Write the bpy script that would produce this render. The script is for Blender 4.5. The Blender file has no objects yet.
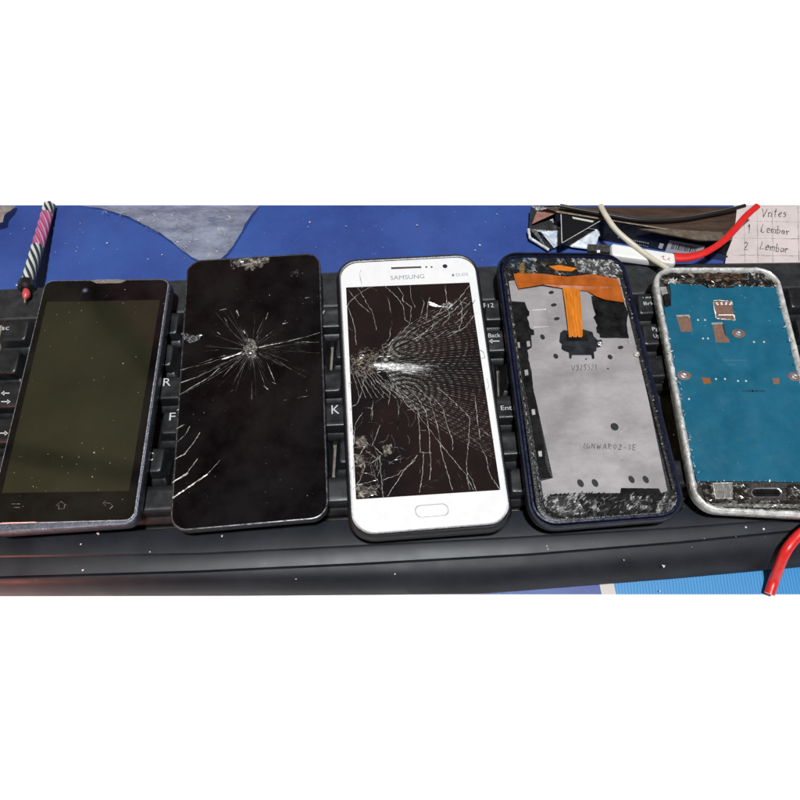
import bpy, bmesh, math, random
import numpy as np
from mathutils import Vector, Matrix
from mathutils.geometry import tessellate_polygon
from mathutils import noise as mnoise
random.seed(7)
sc = bpy.context.scene
COL = sc.collection
R = math.radians
# ------------------------------------------------------------------ camera (units: 1 = 1 cm)
F = 706.78; PIT = R(26.36); ROLL = R(1.196); DIST = 34.0; ZT = 3.0
_c, _s = math.cos(PIT), math.sin(PIT)
_r = Vector((1, 0, 0)); _u = Vector((0, _c, _s)); CB = Vector((0, -_s, _c))
CR = math.cos(ROLL) * _r + math.sin(ROLL) * _u
CU = -math.sin(ROLL) * _r + math.cos(ROLL) * _u
CP = DIST * CB + Vector((0, 0, ZT))
def W(px, py, z=ZT):
    """point of the horizontal plane at height z seen at photo position (px, py)"""
    d = (px - 400) / F * CR - (py - 400) / F * CU - CB
    return CP + d * ((z - CP.z) / d.z)
cam = bpy.data.cameras.new('camera'); co = bpy.data.objects.new('camera', cam); COL.objects.link(co)
m = Matrix.Identity(4)
for i in range(3):
    m[i][0] = CR[i]; m[i][1] = CU[i]; m[i][2] = CB[i]; m[i][3] = CP[i]
co.matrix_world = m
cam.sensor_width = 36; cam.lens = 36 * F / 800; cam.clip_start = .5; cam.clip_end = 2000
sc.camera = co

# ------------------------------------------------------------------ materials
MATS = {}
def mat(name, col, rough=.5, metal=0., var=.0, vscale=1.5, bump=0., bscale=8., ior=1.5, coat=0., rvar=0.,
        col2=None, vc=False, alpha=1., stretch=None, speck=0., speckcol=(.5, .5, .48), spec=.5):
    if name in MATS: return MATS[name]
    M = bpy.data.materials.new(name); M.use_nodes = True
    nt = M.node_tree; N = nt.nodes; L = nt.links
    b = N['Principled BSDF']
    b.inputs['Roughness'].default_value = rough; b.inputs['Metallic'].default_value = metal
    b.inputs['IOR'].default_value = ior; b.inputs['Coat Weight'].default_value = coat
    b.inputs['Coat Roughness'].default_value = .05; b.inputs['Specular IOR Level'].default_value = spec
    tc = N.new('ShaderNodeTexCoord'); src = tc.outputs['Object']
    if stretch:
        mp = N.new('ShaderNodeMapping'); mp.inputs['Scale'].default_value = stretch
        L.new(src, mp.inputs[0]); src = mp.outputs[0]
    n = N.new('ShaderNodeTexNoise'); n.inputs['Scale'].default_value = vscale; n.inputs['Detail'].default_value = 6
    n.inputs['Roughness'].default_value = .65
    L.new(src, n.inputs['Vector'])
    mx = N.new('ShaderNodeMix'); mx.data_type = 'RGBA'
    c2 = col2 if col2 else tuple(min(1, c * (1 + var) + .02 * var) for c in col)
    c1 = col if col2 else tuple(c * (1 - var) for c in col)
    mx.inputs[6].default_value = (*c1, 1); mx.inputs[7].default_value = (*c2, 1)
    rp = N.new('ShaderNodeMapRange'); rp.inputs[1].default_value = .35; rp.inputs[2].default_value = .65
    L.new(n.outputs['Fac'], rp.inputs[0]); L.new(rp.outputs[0], mx.inputs[0])
    out = mx.outputs[2]
    if vc:
        at = N.new('ShaderNodeVertexColor'); at.layer_name = 'Col'
        m2 = N.new('ShaderNodeMix'); m2.data_type = 'RGBA'; m2.blend_type = 'MULTIPLY'; m2.inputs[0].default_value = 1
        L.new(out, m2.inputs[6]); L.new(at.outputs['Color'], m2.inputs[7]); out = m2.outputs[2]
    if speck:
        n3 = N.new('ShaderNodeTexNoise'); n3.inputs['Scale'].default_value = 14; n3.inputs['Detail'].default_value = 2
        L.new(tc.outputs['Object'], n3.inputs['Vector'])
        r3 = N.new('ShaderNodeMapRange'); r3.inputs[1].default_value = .72 - speck * .06; r3.inputs[2].default_value = .80
        L.new(n3.outputs['Fac'], r3.inputs[0])
        m3 = N.new('ShaderNodeMix'); m3.data_type = 'RGBA'; m3.inputs[7].default_value = (*speckcol, 1)
        L.new(out, m3.inputs[6]); L.new(r3.outputs[0], m3.inputs[0]); out = m3.outputs[2]
    L.new(out, b.inputs['Base Color'])
    if rvar:
        r2 = N.new('ShaderNodeMapRange'); r2.inputs[1].default_value = .3; r2.inputs[2].default_value = .7
        r2.inputs[3].default_value = max(.02, rough - rvar); r2.inputs[4].default_value = min(1, rough + rvar)
        n2 = N.new('ShaderNodeTexNoise'); n2.inputs['Scale'].default_value = vscale * 1.7; n2.inputs['Detail'].default_value = 8
        L.new(src, n2.inputs['Vector']); L.new(n2.outputs['Fac'], r2.inputs[0]); L.new(r2.outputs[0], b.inputs['Roughness'])
    if bump:
        bn = N.new('ShaderNodeTexNoise'); bn.inputs['Scale'].default_value = bscale; bn.inputs['Detail'].default_value = 5
        L.new(src, bn.inputs['Vector'])
        bp = N.new('ShaderNodeBump'); bp.inputs['Strength'].default_value = bump; bp.inputs['Distance'].default_value = .1
        L.new(bn.outputs['Fac'], bp.inputs['Height']); L.new(bp.outputs[0], b.inputs['Normal'])
    if alpha < 1: b.inputs['Alpha'].default_value = alpha
    MATS[name] = M
    return M

# ------------------------------------------------------------------ mesh building
class MB:
    def __init__(s): s.v = []; s.f = []; s.c = []
    def vert(s, p): s.v.append(Vector(p)); return len(s.v) - 1
    def face(s, idx, col=(1, 1, 1)): s.f.append(list(idx)); s.c.append(col)
    def poly(s, pts, col=(1, 1, 1)): s.face([s.vert(p) for p in pts], col)
    def build(s, name, material, parent=None, smooth=False, angle=35):
        me = bpy.data.meshes.new(name)
        inv = parent.matrix_world.inverted() if parent else None
        if parent is not None: inv = (Matrix.Translation(-Vector(parent['_w'])) if '_w' in parent else inv)
        vs = [(inv @ v if inv else v)[:] for v in s.v]
        org = None
        if parent is None:
            a = np.array(vs); org = Vector(((a[:, 0].min() + a[:, 0].max()) / 2, (a[:, 1].min() + a[:, 1].max()) / 2, a[:, 2].min()))
            vs = [tuple(Vector(v) - org) for v in vs]
        me.from_pydata(vs, [], s.f)
        ca = me.color_attributes.new('Col', 'FLOAT_COLOR', 'CORNER')
        dat = []
        for p, c in zip(me.polygons, s.c): dat += list((*c[:3], 1)) * p.loop_total
        ca.data.foreach_set('color', dat)
        if smooth:
            me.polygons.foreach_set('use_smooth', [p.loop_total <= 8 for p in me.polygons])
            try: me.set_sharp_from_angle(angle=R(angle))
            except Exception: pass
            me.polygons.foreach_set('use_smooth', [p.loop_total <= 8 for p in me.polygons])
        me.materials.append(material); me.update()
        o = bpy.data.objects.new(name, me); COL.objects.link(o)
        if parent is not None:
            o.parent = parent
            o['_w'] = parent['_w']
        else:
            o.location = org; o['_w'] = tuple(org)
        return o
def tag(o, label=None, cat=None, group=None, kind=None):
    if label: o['label'] = label
    if cat: o['category'] = cat
    if group: o['group'] = group
    if kind: o['kind'] = kind
    return o
def empty(name, loc, label, cat, group=None):
    o = bpy.data.objects.new(name, None); COL.objects.link(o); o.location = loc; o['_w'] = tuple(loc)
    o.empty_display_size = .5
    return tag(o, label, cat, group)

def lerp(a, b, t): return a + (b - a) * t
def quad(px4, z):
    """TL, TR, BR, BL photo corners -> world corners on plane z"""
    return [W(x, y, z) for x, y in px4]
def qmap(q, s, t):  # s 0..1 left-right, t 0..1 top-bottom
    return lerp(lerp(q[0], q[1], s), lerp(q[3], q[2], s), t)
def qsize(q): return ((q[1] - q[0]).length + (q[2] - q[3]).length) / 2, ((q[3] - q[0]).length + (q[2] - q[1]).length) / 2
def rring(q, r, inset, n=8):
    w, h = qsize(q)
    if not isinstance(inset, (tuple, list)): inset = (inset,) * 4   # l r t b
    l, ri, t, b = inset
    x0, x1, y0, y1 = l, w - ri, t, h - b
    rr = r if isinstance(r, (tuple, list)) else (r,) * 4            # TL TR BR BL
    out = []
    for (cx, cy, a0, k) in ((x0, y0, 180, 0), (x1, y0, 270, 1), (x1, y1, 0, 2), (x0, y1, 90, 3)):
        rad = max(rr[k] - max(0, (l + ri) / 2), .03)
        ox = cx + (rad if k in (0, 3) else -rad); oy = cy + (rad if k in (0, 1) else -rad)
        for i in range(n + 1):
            a = R(a0 + 90 * i / n)
            out.append(qmap(q, (ox + rad * math.cos(a)) / w, (oy + rad * math.sin(a)) / h))
    return out
def loft(mb, rings, cap0=False, cap1=True, col=(1, 1, 1), closed=True):
    ids = [[mb.vert(p) for p in r] for r in rings]
    n = len(ids[0])
    for a, b in zip(ids, ids[1:]):
        for i in range(n if closed else n - 1):
            j = (i + 1) % n
            mb.face((a[i], a[j], b[j], b[i]), col)
    if cap0: mb.face(ids[0][::-1], col)
    if cap1: mb.face(ids[-1], col)
def atz(pts, z): return [Vector((p.x, p.y, z)) for p in pts]
def rprism(q, r, prof, cap0=True, cap1=True):
    """prof: list of (inset, z)"""
    mb = MB(); rs = []
    for ins, z in prof: rs.append(atz(rring(q, r, ins), z)[::-1])
    loft(mb, rs, cap0, cap1)
    return mb
def extr(pts, z0, z1, mb=None, col=(1, 1, 1), bev=.0):
    """extrude a (possibly concave) outline of world points"""
    mb = mb or MB(); n = len(pts)
    ar = sum(pts[i].x * pts[(i + 1) % n].y - pts[(i + 1) % n].x * pts[i].y for i in range(n))
    if ar < 0: pts = pts[::-1]
    lo = [mb.vert((p.x, p.y, z0)) for p in pts]; hi = [mb.vert((p.x, p.y, z1)) for p in pts]
    for i in range(n):
        j = (i + 1) % n; mb.face((lo[i], lo[j], hi[j], hi[i]), col)
    for t in tessellate_polygon([[Vector((p.x, p.y, 0)) for p in pts]]):
        a, b_, c = t
        nz = (pts[b_] - pts[a]).cross(pts[c] - pts[a]).z
        if nz < 0: b_, c = c, b_
        mb.face((hi[a], hi[b_], hi[c]), col)
    return mb
def pxpoly(pts, z): return [W(x, y, z) for x, y in pts]
def rough_edge(pts, step=.25, amp=.05):
    out = []; n = len(pts)
    for i in range(n):
        a, b = pts[i], pts[(i + 1) % n]; k = max(1, int((b - a).length / step))
        for j in range(k):
            p = lerp(a, b, j / k); out.append(p + Vector((random.uniform(-amp, amp), random.uniform(-amp, amp), 0)))
    return out
def spline(pts, sub=8):
    P = [pts[0]] + list(pts) + [pts[-1]]; out = []
    for i in range(1, len(P) - 2):
        p0, p1, p2, p3 = P[i - 1:i + 3]
        for k in range(sub):
            t = k / sub
            out.append(.5 * ((2 * p1) + (p2 - p0) * t + (2 * p0 - 5 * p1 + 4 * p2 - p3) * t * t + (3 * p1 - p0 - 3 * p2 + p3) * t ** 3))
    out.append(P[-2]); return out
def tube(mb, pts, rad, n=12, flat=1., col=(1, 1, 1), cap=True):
    rings = []
    for i, p in enumerate(pts):
        d = (pts[min(i + 1, len(pts) - 1)] - pts[max(i - 1, 0)]).normalized()
        sd = d.cross(Vector((0, 0, 1)))
        sd = Vector((1, 0, 0)) if sd.length < 1e-4 else sd.normalized()
        up = sd.cross(d).normalized()
        r = rad[i] if isinstance(rad, list) else rad
        rings.append([p + sd * r * math.cos(2 * math.pi * k / n) + up * r * flat * math.sin(2 * math.pi * k / n) for k in range(n)])
    loft(mb, rings, cap, cap, col)
    return mb
def disc(mb, c, rx, ry, z0, z1, n=16, col=(1, 1, 1), rot=0):
    pts = [c + Vector((rx * math.cos(t) * math.cos(rot) - ry * math.sin(t) * math.sin(rot), rx * math.cos(t) * math.sin(rot) + ry * math.sin(t) * math.cos(rot), 0))
           for t in [2 * math.pi * i / n for i in range(n)]]
    return extr(pts, z0, z1, mb, col)
def crack(mb, px, w=.03, b=.6, z=3.0, jit=.5, dash=0., step=2.2, taper=False, tint=(1, .97, .9)):
    """thin tilted slivers of fractured glass along a line"""
    P = [Vector((x, y, 0)) for x, y in px]; Q = []
    for a, c in zip(P, P[1:]):
        k = max(1, int((c - a).length / step))
        for j in range(k): Q.append(lerp(a, c, j / k))
    Q.append(P[-1])
    Q = [q + Vector((random.uniform(-jit, jit), random.uniform(-jit, jit), 0)) if 0 < i < len(Q) - 1 else q for i, q in enumerate(Q)]
    Wp = [W(q.x, q.y, z) for q in Q]; n = len(Wp); ph = random.uniform(0, 6); q0 = random.uniform(0, 50)
    for i in range(n - 1):
        a, c = Wp[i], Wp[i + 1]; d = c - a
        if d.length < 1e-5: continue
        sd = Vector((-d.y, d.x, 0)).normalized()
        k = 1 - (i / n) * .8 if taper else 1
        ww = w * k * (.75 + .5 * mnoise.noise(Vector((q0 + i * .35, ph, 0)))) * random.uniform(.6, 1.2) / 2
        br = b * random.uniform(.35, 1.25)
        if dash: br *= max(.03, .5 + .5 * math.sin(i * dash + ph)) ** 1.5
        h = random.uniform(0, .012)
        g = .004
        cc = tuple(br * t for t in tint)
        mb.poly([a + sd * ww + Vector((0, 0, g)), a - sd * ww + Vector((0, 0, g + h)), c - sd * ww + Vector((0, 0, g + h)), c + sd * ww + Vector((0, 0, g))][::-1], cc)
def inside(p, poly):
    x, y = p; r = False; n = len(poly)
    for i in range(n):
        x1, y1 = poly[i]; x2, y2 = poly[(i + 1) % n]
        if (y1 > y) != (y2 > y) and x < (x2 - x1) * (y - y1) / (y2 - y1) + x1: r = not r
    return r
def sample(poly):
    xs = [p[0] for p in poly]; ys = [p[1] for p in poly]
    while True:
        p = (random.uniform(min(xs), max(xs)), random.uniform(min(ys), max(ys)))
        if inside(p, poly): return p
def shards(mb, poly, n, size=1.6, z=2.9, pal=((.02, .02, .02), (.5, .5, .48)), powr=2., tilt=.08, ang=None, asp=.4, dz=.06, clump=0):
    for _ in range(n):
        x, y = sample(poly); s = size * random.uniform(.4, 1.5)
        a = random.uniform(0, 6.28) if ang is None else ang + random.gauss(0, .45)
        k = random.random() ** powr
        if clump: k *= min(1.4, max(.06, (mnoise.noise(Vector((x * clump, y * clump * .8, n * .1))) + .22) * 3))
        c = tuple(pal[0][i] + (pal[1][i] - pal[0][i]) * k for i in range(3))
        z0 = z + random.uniform(0, dz)
        q = []
        for (u, v) in ((-1, -random.uniform(.1, 1) * asp), (1, -random.uniform(.1, 1) * asp), (random.uniform(-.5, 1), random.uniform(.3, 1) * asp)):
            p = W(x + s * (u * math.cos(a) - v * math.sin(a)), y + s * (u * math.sin(a) + v * math.cos(a)), z0)
            p.z += random.uniform(0, tilt); q.append(p)
        if (q[1] - q[0]).cross(q[2] - q[0]).z < 0: q = q[::-1]
        mb.poly(q, c)
def mosaic(mb, poly, cell=1.6, z=2.9, dark=(.01, .01, .011), light=(.6, .6, .6), clump=.12, thr=.12, seed=0., ang=.6, asp=2.2, tilt=.015, gain=3.):
    xs = [p[0] for p in poly]; ys = [p[1] for p in poly]
    ca, sa = math.cos(ang), math.sin(ang); cx, cy_ = sum(xs) / len(xs), sum(ys) / len(ys)
    R_ = max(max(xs) - min(xs), max(ys) - min(ys)) * .8; nu = int(2 * R_ / (cell * asp)) + 1; nv = int(2 * R_ / cell) + 1
    P = {}
    for i in range(nu + 1):
        for j in range(nv + 1):
            u = -R_ + i * cell * asp + random.uniform(-.45, .45) * cell * asp; v = -R_ + j * cell + random.uniform(-.45, .45) * cell
            P[i, j] = (cx + u * ca - v * sa, cy_ + u * sa + v * ca)
    for i in range(nu):
        for j in range(nv):
            a, b, c, d = P[i, j], P[i + 1, j], P[i + 1, j + 1], P[i, j + 1]
            for tri in (((a, b, c), (a, c, d)) if random.random() < .5 else ((a, b, d), (b, c, d))):
                mx = sum(t[0] for t in tri) / 3; my = sum(t[1] for t in tri) / 3
                if not inside((mx, my), poly): continue
                n = mnoise.noise(Vector((mx * clump, my * clump, seed))) + .5 * mnoise.noise(Vector((mx * clump * 3, my * clump * 3, seed + 5)))
                k = max(0, (n - thr) * gain) * random.random() ** 1.6 + .04 * random.random()
                k = min(1, k); col = tuple(dark[q_] + (light[q_] - dark[q_]) * k for q_ in range(3))
                w_ = [W(t[0], t[1], z) + Vector((0, 0, random.uniform(0, tilt))) for t in tri]
                if (w_[1] - w_[0]).cross(w_[2] - w_[0]).z < 0: w_ = w_[::-1]
                mb.poly(w_, col)
def text(s, px, py, hpx, z, material, parent, name='legend', rot=None, wide=None, p1=None):
    """printed lettering lying on plane z, centred at px,py; rot in radians about z"""
    cu = bpy.data.curves.new(name, 'FONT'); cu.body = s; cu.align_x = 'CENTER'; cu.align_y = 'CENTER'; cu.size = 1; cu.resolution_u = 3
    to = bpy.data.objects.new('tmp', cu); COL.objects.link(to)
    dg = bpy.context.evaluated_depsgraph_get(); me = bpy.data.meshes.new_from_object(to.evaluated_get(dg))
    bpy.data.objects.remove(to); bpy.data.curves.remove(cu)
    a = W(px, py, z); b_ = W(px, py - hpx, z); H = (b_ - a).length / .72
    xs = [v.co.x for v in me.vertices]; cw = max(xs) - min(xs)
    sx = H if wide is None else (W(px + wide / 2, py, z) - W(px - wide / 2, py, z)).length / cw
    cr, sr = math.cos(rot), math.sin(rot)
    base = Vector(parent['_w'])
    for v in me.vertices:
        x, y = v.co.x * sx, v.co.y * H
        v.co = Vector((a.x + x * cr - y * sr, a.y + x * sr + y * cr, z)) - base
    me.name = name; me.materials.append(material)
    o = bpy.data.objects.new(name, me); COL.objects.link(o); o.parent = parent; o['_w'] = parent['_w']
    return o
GLY = {'V': [[(0, 1), (.4, 0), (.8, 1)]], 'n': [[(0, .55), (.05, 0)], [(.05, .4), (.3, .6), (.5, .45), (.5, 0)]], 't': [[(.25, 1), (.2, .1), (.45, 0)], [(0, .65), (.5, .68)]],
       'e': [[(0, .3), (.45, .35), (.4, .58), (.15, .58), (0, .3), (.1, .02), (.45, .08)]], 's': [[(.45, .55), (.1, .55), (.1, .35), (.4, .25), (.35, 0), (0, .03)]],
       'L': [[(.15, 1), (0, .1), (.2, 0), (.6, .1)]], 'm': [[(0, .5), (0, 0)], [(0, .4), (.2, .55), (.3, .4), (.3, 0)], [(.3, .4), (.5, .55), (.65, .4), (.65, 0)]],
       'b': [[(0, 1), (0, 0), (.35, .03), (.45, .3), (.3, .5), (0, .4)]], 'a': [[(.4, .45), (.15, .5), (0, .2), (.15, 0), (.4, .2), (.4, .5), (.45, 0)]],
       'r': [[(0, .5), (.05, 0)], [(.03, .3), (.25, .52), (.45, .45)]], '1': [[(0, .7), (.2, 1), (.2, 0)]], '2': [[(0, .8), (.25, 1), (.45, .75), (0, 0), (.5, .05)]],
       '5': [[(.5, 1), (.05, 1), (.05, .6), (.4, .6), (.45, .15), (.05, 0)]], '0': [[(.25, 1), (0, .5), (.25, 0), (.5, .5), (.25, 1)]], '3': [[(0, .95), (.4, .9), (.2, .55), (.45, .3), (.05, 0)]],
       'N': [[(0, 0), (0, 1), (.5, 0), (.5, 1)]], 'U': [[(0, 1), (.05, .1), (.3, 0), (.5, .1), (.5, 1)]], 'W': [[(0, 1), (.15, 0), (.35, .7), (.55, 0), (.7, 1)]],
       'A': [[(0, 0), (.3, 1), (.55, 0)], [(.1, .4), (.45, .4)]], 'R': [[(0, 0), (0, 1), (.4, .9), (.4, .6), (0, .5), (.5, 0)]], 'E': [[(.5, 1), (0, 1), (0, 0), (.5, 0)], [(0, .5), (.4, .5)]],
       '-': [[(0, .4), (.4, .4)]], 'i': [[(0, .55), (0, 0)], [(0, .8), (.03, .85)]], ' ': []}
def hand(mb, s, x, y, cw, ch, z, slope=0., w=.03, b=.05, jit=.3, lean=.1):
    """handwritten strokes in ink; x,y photo position of the first letter's foot"""
    for ch_ in s:
        for st in GLY.get(ch_, []):
            pts = [(x + (u + v * lean) * cw, y - v * ch + slope * (u * cw)) for u, v in st]
            crack(mb, pts, w, b, z, jit=jit, step=1.2, tint=(1, 1, 1.1))
        wd = max([p[0] for st in GLY.get(ch_, [[(.4, 0)]]) for p in st] or [.4])
        x += (wd + .32) * cw; y += slope * (wd + .32) * cw

# ------------------------------------------------------------------ material set
m_margin = mat('white_surface', (.93, .93, .93), .6)
m_caseblk = mat('black_rubber', (.010, .010, .012), .45, bump=.1, spec=.35, bscale=30, rvar=.1)
m_glassblk = mat('black_glass', (.0022, .0012, .0013), .05, var=.3, vscale=.5, rvar=.03, ior=1.5)
m_lettering = mat('white_print', (.5, .5, .5), .6)
m_crack_glint = mat('cracks_and_glints', (1, 1, 1), .22, vc=True, ior=1.5, var=.1)
m_shard = mat('glass_shards', (1, 1, 1), .15, vc=True, ior=1.6)
m_ink = mat('ink', (1, 1, 1), .7, vc=True)
m_chrome = mat('worn_chrome', (.75, .75, .77), .33, 1., var=.25, vscale=6, bump=.15, bscale=25)

# ------------------------------------------------------------------ setting
mb = MB(); mb.poly([(-250, -250, -.06), (250, -250, -.06), (250, 250, -.06), (-250, 250, -.06)])
tag(mb.build('margin_sheet', m_margin), kind='structure')  # added white sheet standing in for blank margin bands, no real tabletop
def line_at(a, b, x): t = (x - a.x) / (b.x - a.x); return lerp(a, b, t)
tl, tr = W(0, 205, 0), W(800, 205, 0); bl, br = W(0, 594.3, 0), W(800, 594.3, 0)
XL, XR = -32, 32
mb = MB(); nx, ny = 128, 60
ids = {}
for i in range(nx + 1):
    for j in range(ny + 1):
        x = XL + (XR - XL) * i / nx
        a = line_at(bl, br, x); b = line_at(tl, tr, x); p = lerp(a, b, j / ny)
        ed = min(j, ny - j, 3) / 3
        p.z = -.02 + ed * (.05 + .07 * mnoise.noise(Vector((x * .22, p.y * .28, 3))))
        p.z = max(-.04, p.z)
        ids[i, j] = mb.vert(p)
for i in range(nx):
    for j in range(ny): mb.face((ids[i, j], ids[i + 1, j], ids[i + 1, j + 1], ids[i, j + 1]))
m_cloth = mat('blue_cloth', (.022, .040, .19), .42, col2=(.036, .088, .31), vscale=.09, bump=.12, bscale=18, speck=.15, speckcol=(.2, .25, .4), rvar=.08)
# pale seam and lighter blue panel at the right front of the cloth
nt = m_cloth.node_tree; N = nt.nodes; L = nt.links; pb = N['Principled BSDF']; old = pb.inputs['Base Color'].links[0].from_socket
geo = N.new('ShaderNodeNewGeometry'); sep = N.new('ShaderNodeSeparateXYZ'); L.new(geo.outputs['Position'], sep.inputs[0])
seam = W(608, 590, 0)
def mth(op, a, b=None, c=None):
    n = N.new('ShaderNodeMath'); n.operation = op
    for i, v in enumerate((a, b, c)):
        if v is None: continue
        if isinstance(v, (int, float)): n.inputs[i].default_value = v
        else: L.new(v, n.inputs[i])
    return n.outputs[0]
front = mth('LESS_THAN', sep.outputs['Y'], 0)
skew = mth('ADD', sep.outputs['X'], mth('MULTIPLY', sep.outputs['Y'], .12))
s0 = seam.x + seam.y * .12
pan = mth('MULTIPLY', mth('GREATER_THAN', skew, s0), front)
pale = mth('MULTIPLY', mth('LESS_THAN', mth('ABSOLUTE', mth('SUBTRACT', skew, s0)), .34), front)
wv = N.new('ShaderNodeTexWave'); wv.inputs['Scale'].default_value = 2.2; wv.inputs['Distortion'].default_value = 2; wv.bands_direction = 'X'
L.new(geo.outputs['Position'], wv.inputs['Vector'])
cy = N.new('ShaderNodeMix'); cy.data_type = 'RGBA'; cy.inputs[6].default_value = (.02, .17, .42, 1); cy.inputs[7].default_value = (.05, .26, .52, 1); L.new(wv.outputs['Fac'], cy.inputs[0])
lt = N.new('ShaderNodeMix'); lt.data_type = 'RGBA'; L.new(pan, lt.inputs[0]); L.new(old, lt.inputs[6]); L.new(cy.outputs[2], lt.inputs[7])
wt = N.new('ShaderNodeMix'); wt.data_type = 'RGBA'; L.new(pale, wt.inputs[0]); L.new(lt.outputs[2], wt.inputs[6]); wt.inputs[7].default_value = (.5, .45, .42, 1)
L.new(wt.outputs[2], pb.inputs['Base Color'])
tag(mb.build('tablecloth', m_cloth, smooth=True), 'royal blue cloth spread flat beneath the keyboard and phones', 'tablecloth')

# ------------------------------------------------------------------ keyboard
KB = empty('keyboard', (0, 0, 0), 'black full-size computer keyboard lying under the row of broken phones', 'keyboard')
m_kb = mat('black_plastic', (.0095, .0115, .016), .42, spec=.4, var=.2, vscale=.4, bump=.1, bscale=60, rvar=.05, speck=.05, speckcol=(.08, .08, .08))
m_kblip = mat('black_plastic_lip', (.0085, .010, .0145), .5, spec=.28, var=.2, vscale=.4, bump=.08, bscale=60, rvar=.05, speck=.1, speckcol=(.1, .1, .1))
m_key = mat('key_plastic', (.0075, .008, .0095), .33, var=.3, vscale=1.2, bump=.1, bscale=50, rvar=.06, speck=.1, speckcol=(.08, .08, .08))
m_well = mat('keyboard_deck', (.013, .014, .016), .45, var=.4, vscale=1.5, bump=.2, bscale=25, speck=.5, speckcol=(.12, .11, .1))
def ln(pts, z, ext=26):
    P = [W(x, y, z) for x, y in pts]
    a = P[0] + (P[0] - P[1]).normalized() * 30; b = P[-1] + (P[-1] - P[-2]).normalized() * 30
    P = [a] + P + [b]
    xs = [p.x for p in P]; ys = [p.y for p in P]
    return lambda x: float(np.interp(x, xs, ys))
back = ln([(0, 289), (330, 272), (487, 266), (790, 262)], 1.2)
wellb = lambda x: 6.75 + .0735 * x
wellf = lambda x: -5.35 + .0735 * x
rid2 = ln([(0, 556), (200, 553), (360, 545), (530, 536), (680, 527), (800, 518)], 1.55)
rid = ln([(0, 578), (200, 572), (360, 564.5), (530, 555), (680, 543), (800, 531)], 1.4)
frt = ln([(0, 596), (240, 595.5), (480, 593.8), (680, 578), (800, 567)], .35)
NXK = 120
def sweep(secs, name, material, lo=-24.5, hi=24.5):
    mb = MB(); rows = []
    for i in range(NXK + 1):
        x = lo + (hi - lo) * i / NXK
        rows.append([mb.vert((x, f_(x) + dy, z)) for f_, dy, z in secs])
    for a, b in zip(rows, rows[1:]):
        for k in range(len(secs) - 1): mb.face((a[k], a[k + 1], b[k + 1], b[k]))
    mb.face(rows[0][::-1]); mb.face(rows[-1])
    return mb.build(name, material, KB, smooth=True, angle=30)
sweep([(back, .12, .02), (back, .1, .9), (back, .02, 1.12), (back, -.12, 1.22), (wellb, .1, 1.26), (wellb, 0, 1.2), (wellb, -.05, .72)], 'deck', m_well)
m_floor = mat('dusty_glint_floor', (.05, .045, .038), .6, col2=(.22, .19, .15), vscale=1.1, bump=.3, bscale=20)  # pale tone paints the highlights between the keys, along with dust
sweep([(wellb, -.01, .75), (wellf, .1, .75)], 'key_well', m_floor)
sweep([(wellf, .095, .7), (wellf, .06, 1.36), (wellf, 0, 1.47), (wellf, -.12, 1.52), (rid2, .12, 1.60), (rid2, 0, 1.60), (rid2, -.06, 1.53), (rid2, -.12, 1.54),
       (rid, .2, 1.5), (rid, .06, 1.47)], 'front_rail', m_kb)
sweep([(rid, .06, 1.42), (rid, .03, 1.38), (rid, 0, 1.46), (rid, -.06, 1.49), (lambda x: lerp(rid(x), frt(x), .3), 0, 1.44), (lambda x: lerp(rid(x), frt(x), .6), 0, 1.22),
       (lambda x: lerp(rid(x), frt(x), .85), 0, .85), (frt, 0, .4), (frt, .05, .02)], 'front_lip', m_kblip)
UN = 1.93; U0 = -21.0; KA = R(4.25); ct, st_ = math.cos(KA), math.sin(KA)
rows = {'F': 5.35, 'N': 3.45, 'Q': 1.55, 'A': -.35, 'Z': -2.3, 'S': -4.2}
keys = []
for k in [0, 2, 3, 4, 5, 6.5, 7.5, 8.5, 9.5, 11, 12, 13, 14, 15.25, 16.25, 17.25]: keys.append(('F', k, 1))
for k in (18.5, 19.5, 20.5, 21.5): keys.append(('F', k, 1))
for k in list(range(13)) + [15.25, 16.25, 17.25, 18.5, 19.5, 20.5, 21.5]: keys.append(('N', k, 1))
keys.append(('N', 13, 2)); keys.append(('Q', 0, 1.5))
for k in range(12): keys.append(('Q', 1.5 + k, 1))
keys.append(('Q', 13.5, 1.5))
for k in (15.25, 16.25, 17.25, 18.5, 20.5, 21.5): keys.append(('Q', k, 1))
keys.append(('A', 0, 1.75))
for k in range(11): keys.append(('A', 1.75 + k, 1))
keys.append(('A', 12.75, 2.25)); keys.append(('Z', 0, 2.25))
for k in range(10): keys.append(('Z', 2.25 + k, 1))
keys.append(('Z', 12.25, 2.75)); keys.append(('Z', 16.25, 1)); keys.append(('A', 20.5, 1))
for k, w in ((0, 1.5), (1.5, 1.1), (2.6, 1.25), (3.85, 6.15), (10, 1.25), (11.25, 1.1), (12.35, 1.1), (13.45, 1.55), (15.25, 1), (16.25, 1), (17.25, 1)): keys.append(('S', k, w))
KO = []
def kpos(u, v): return Vector((u, v + .0743 * u, 0))
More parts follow.
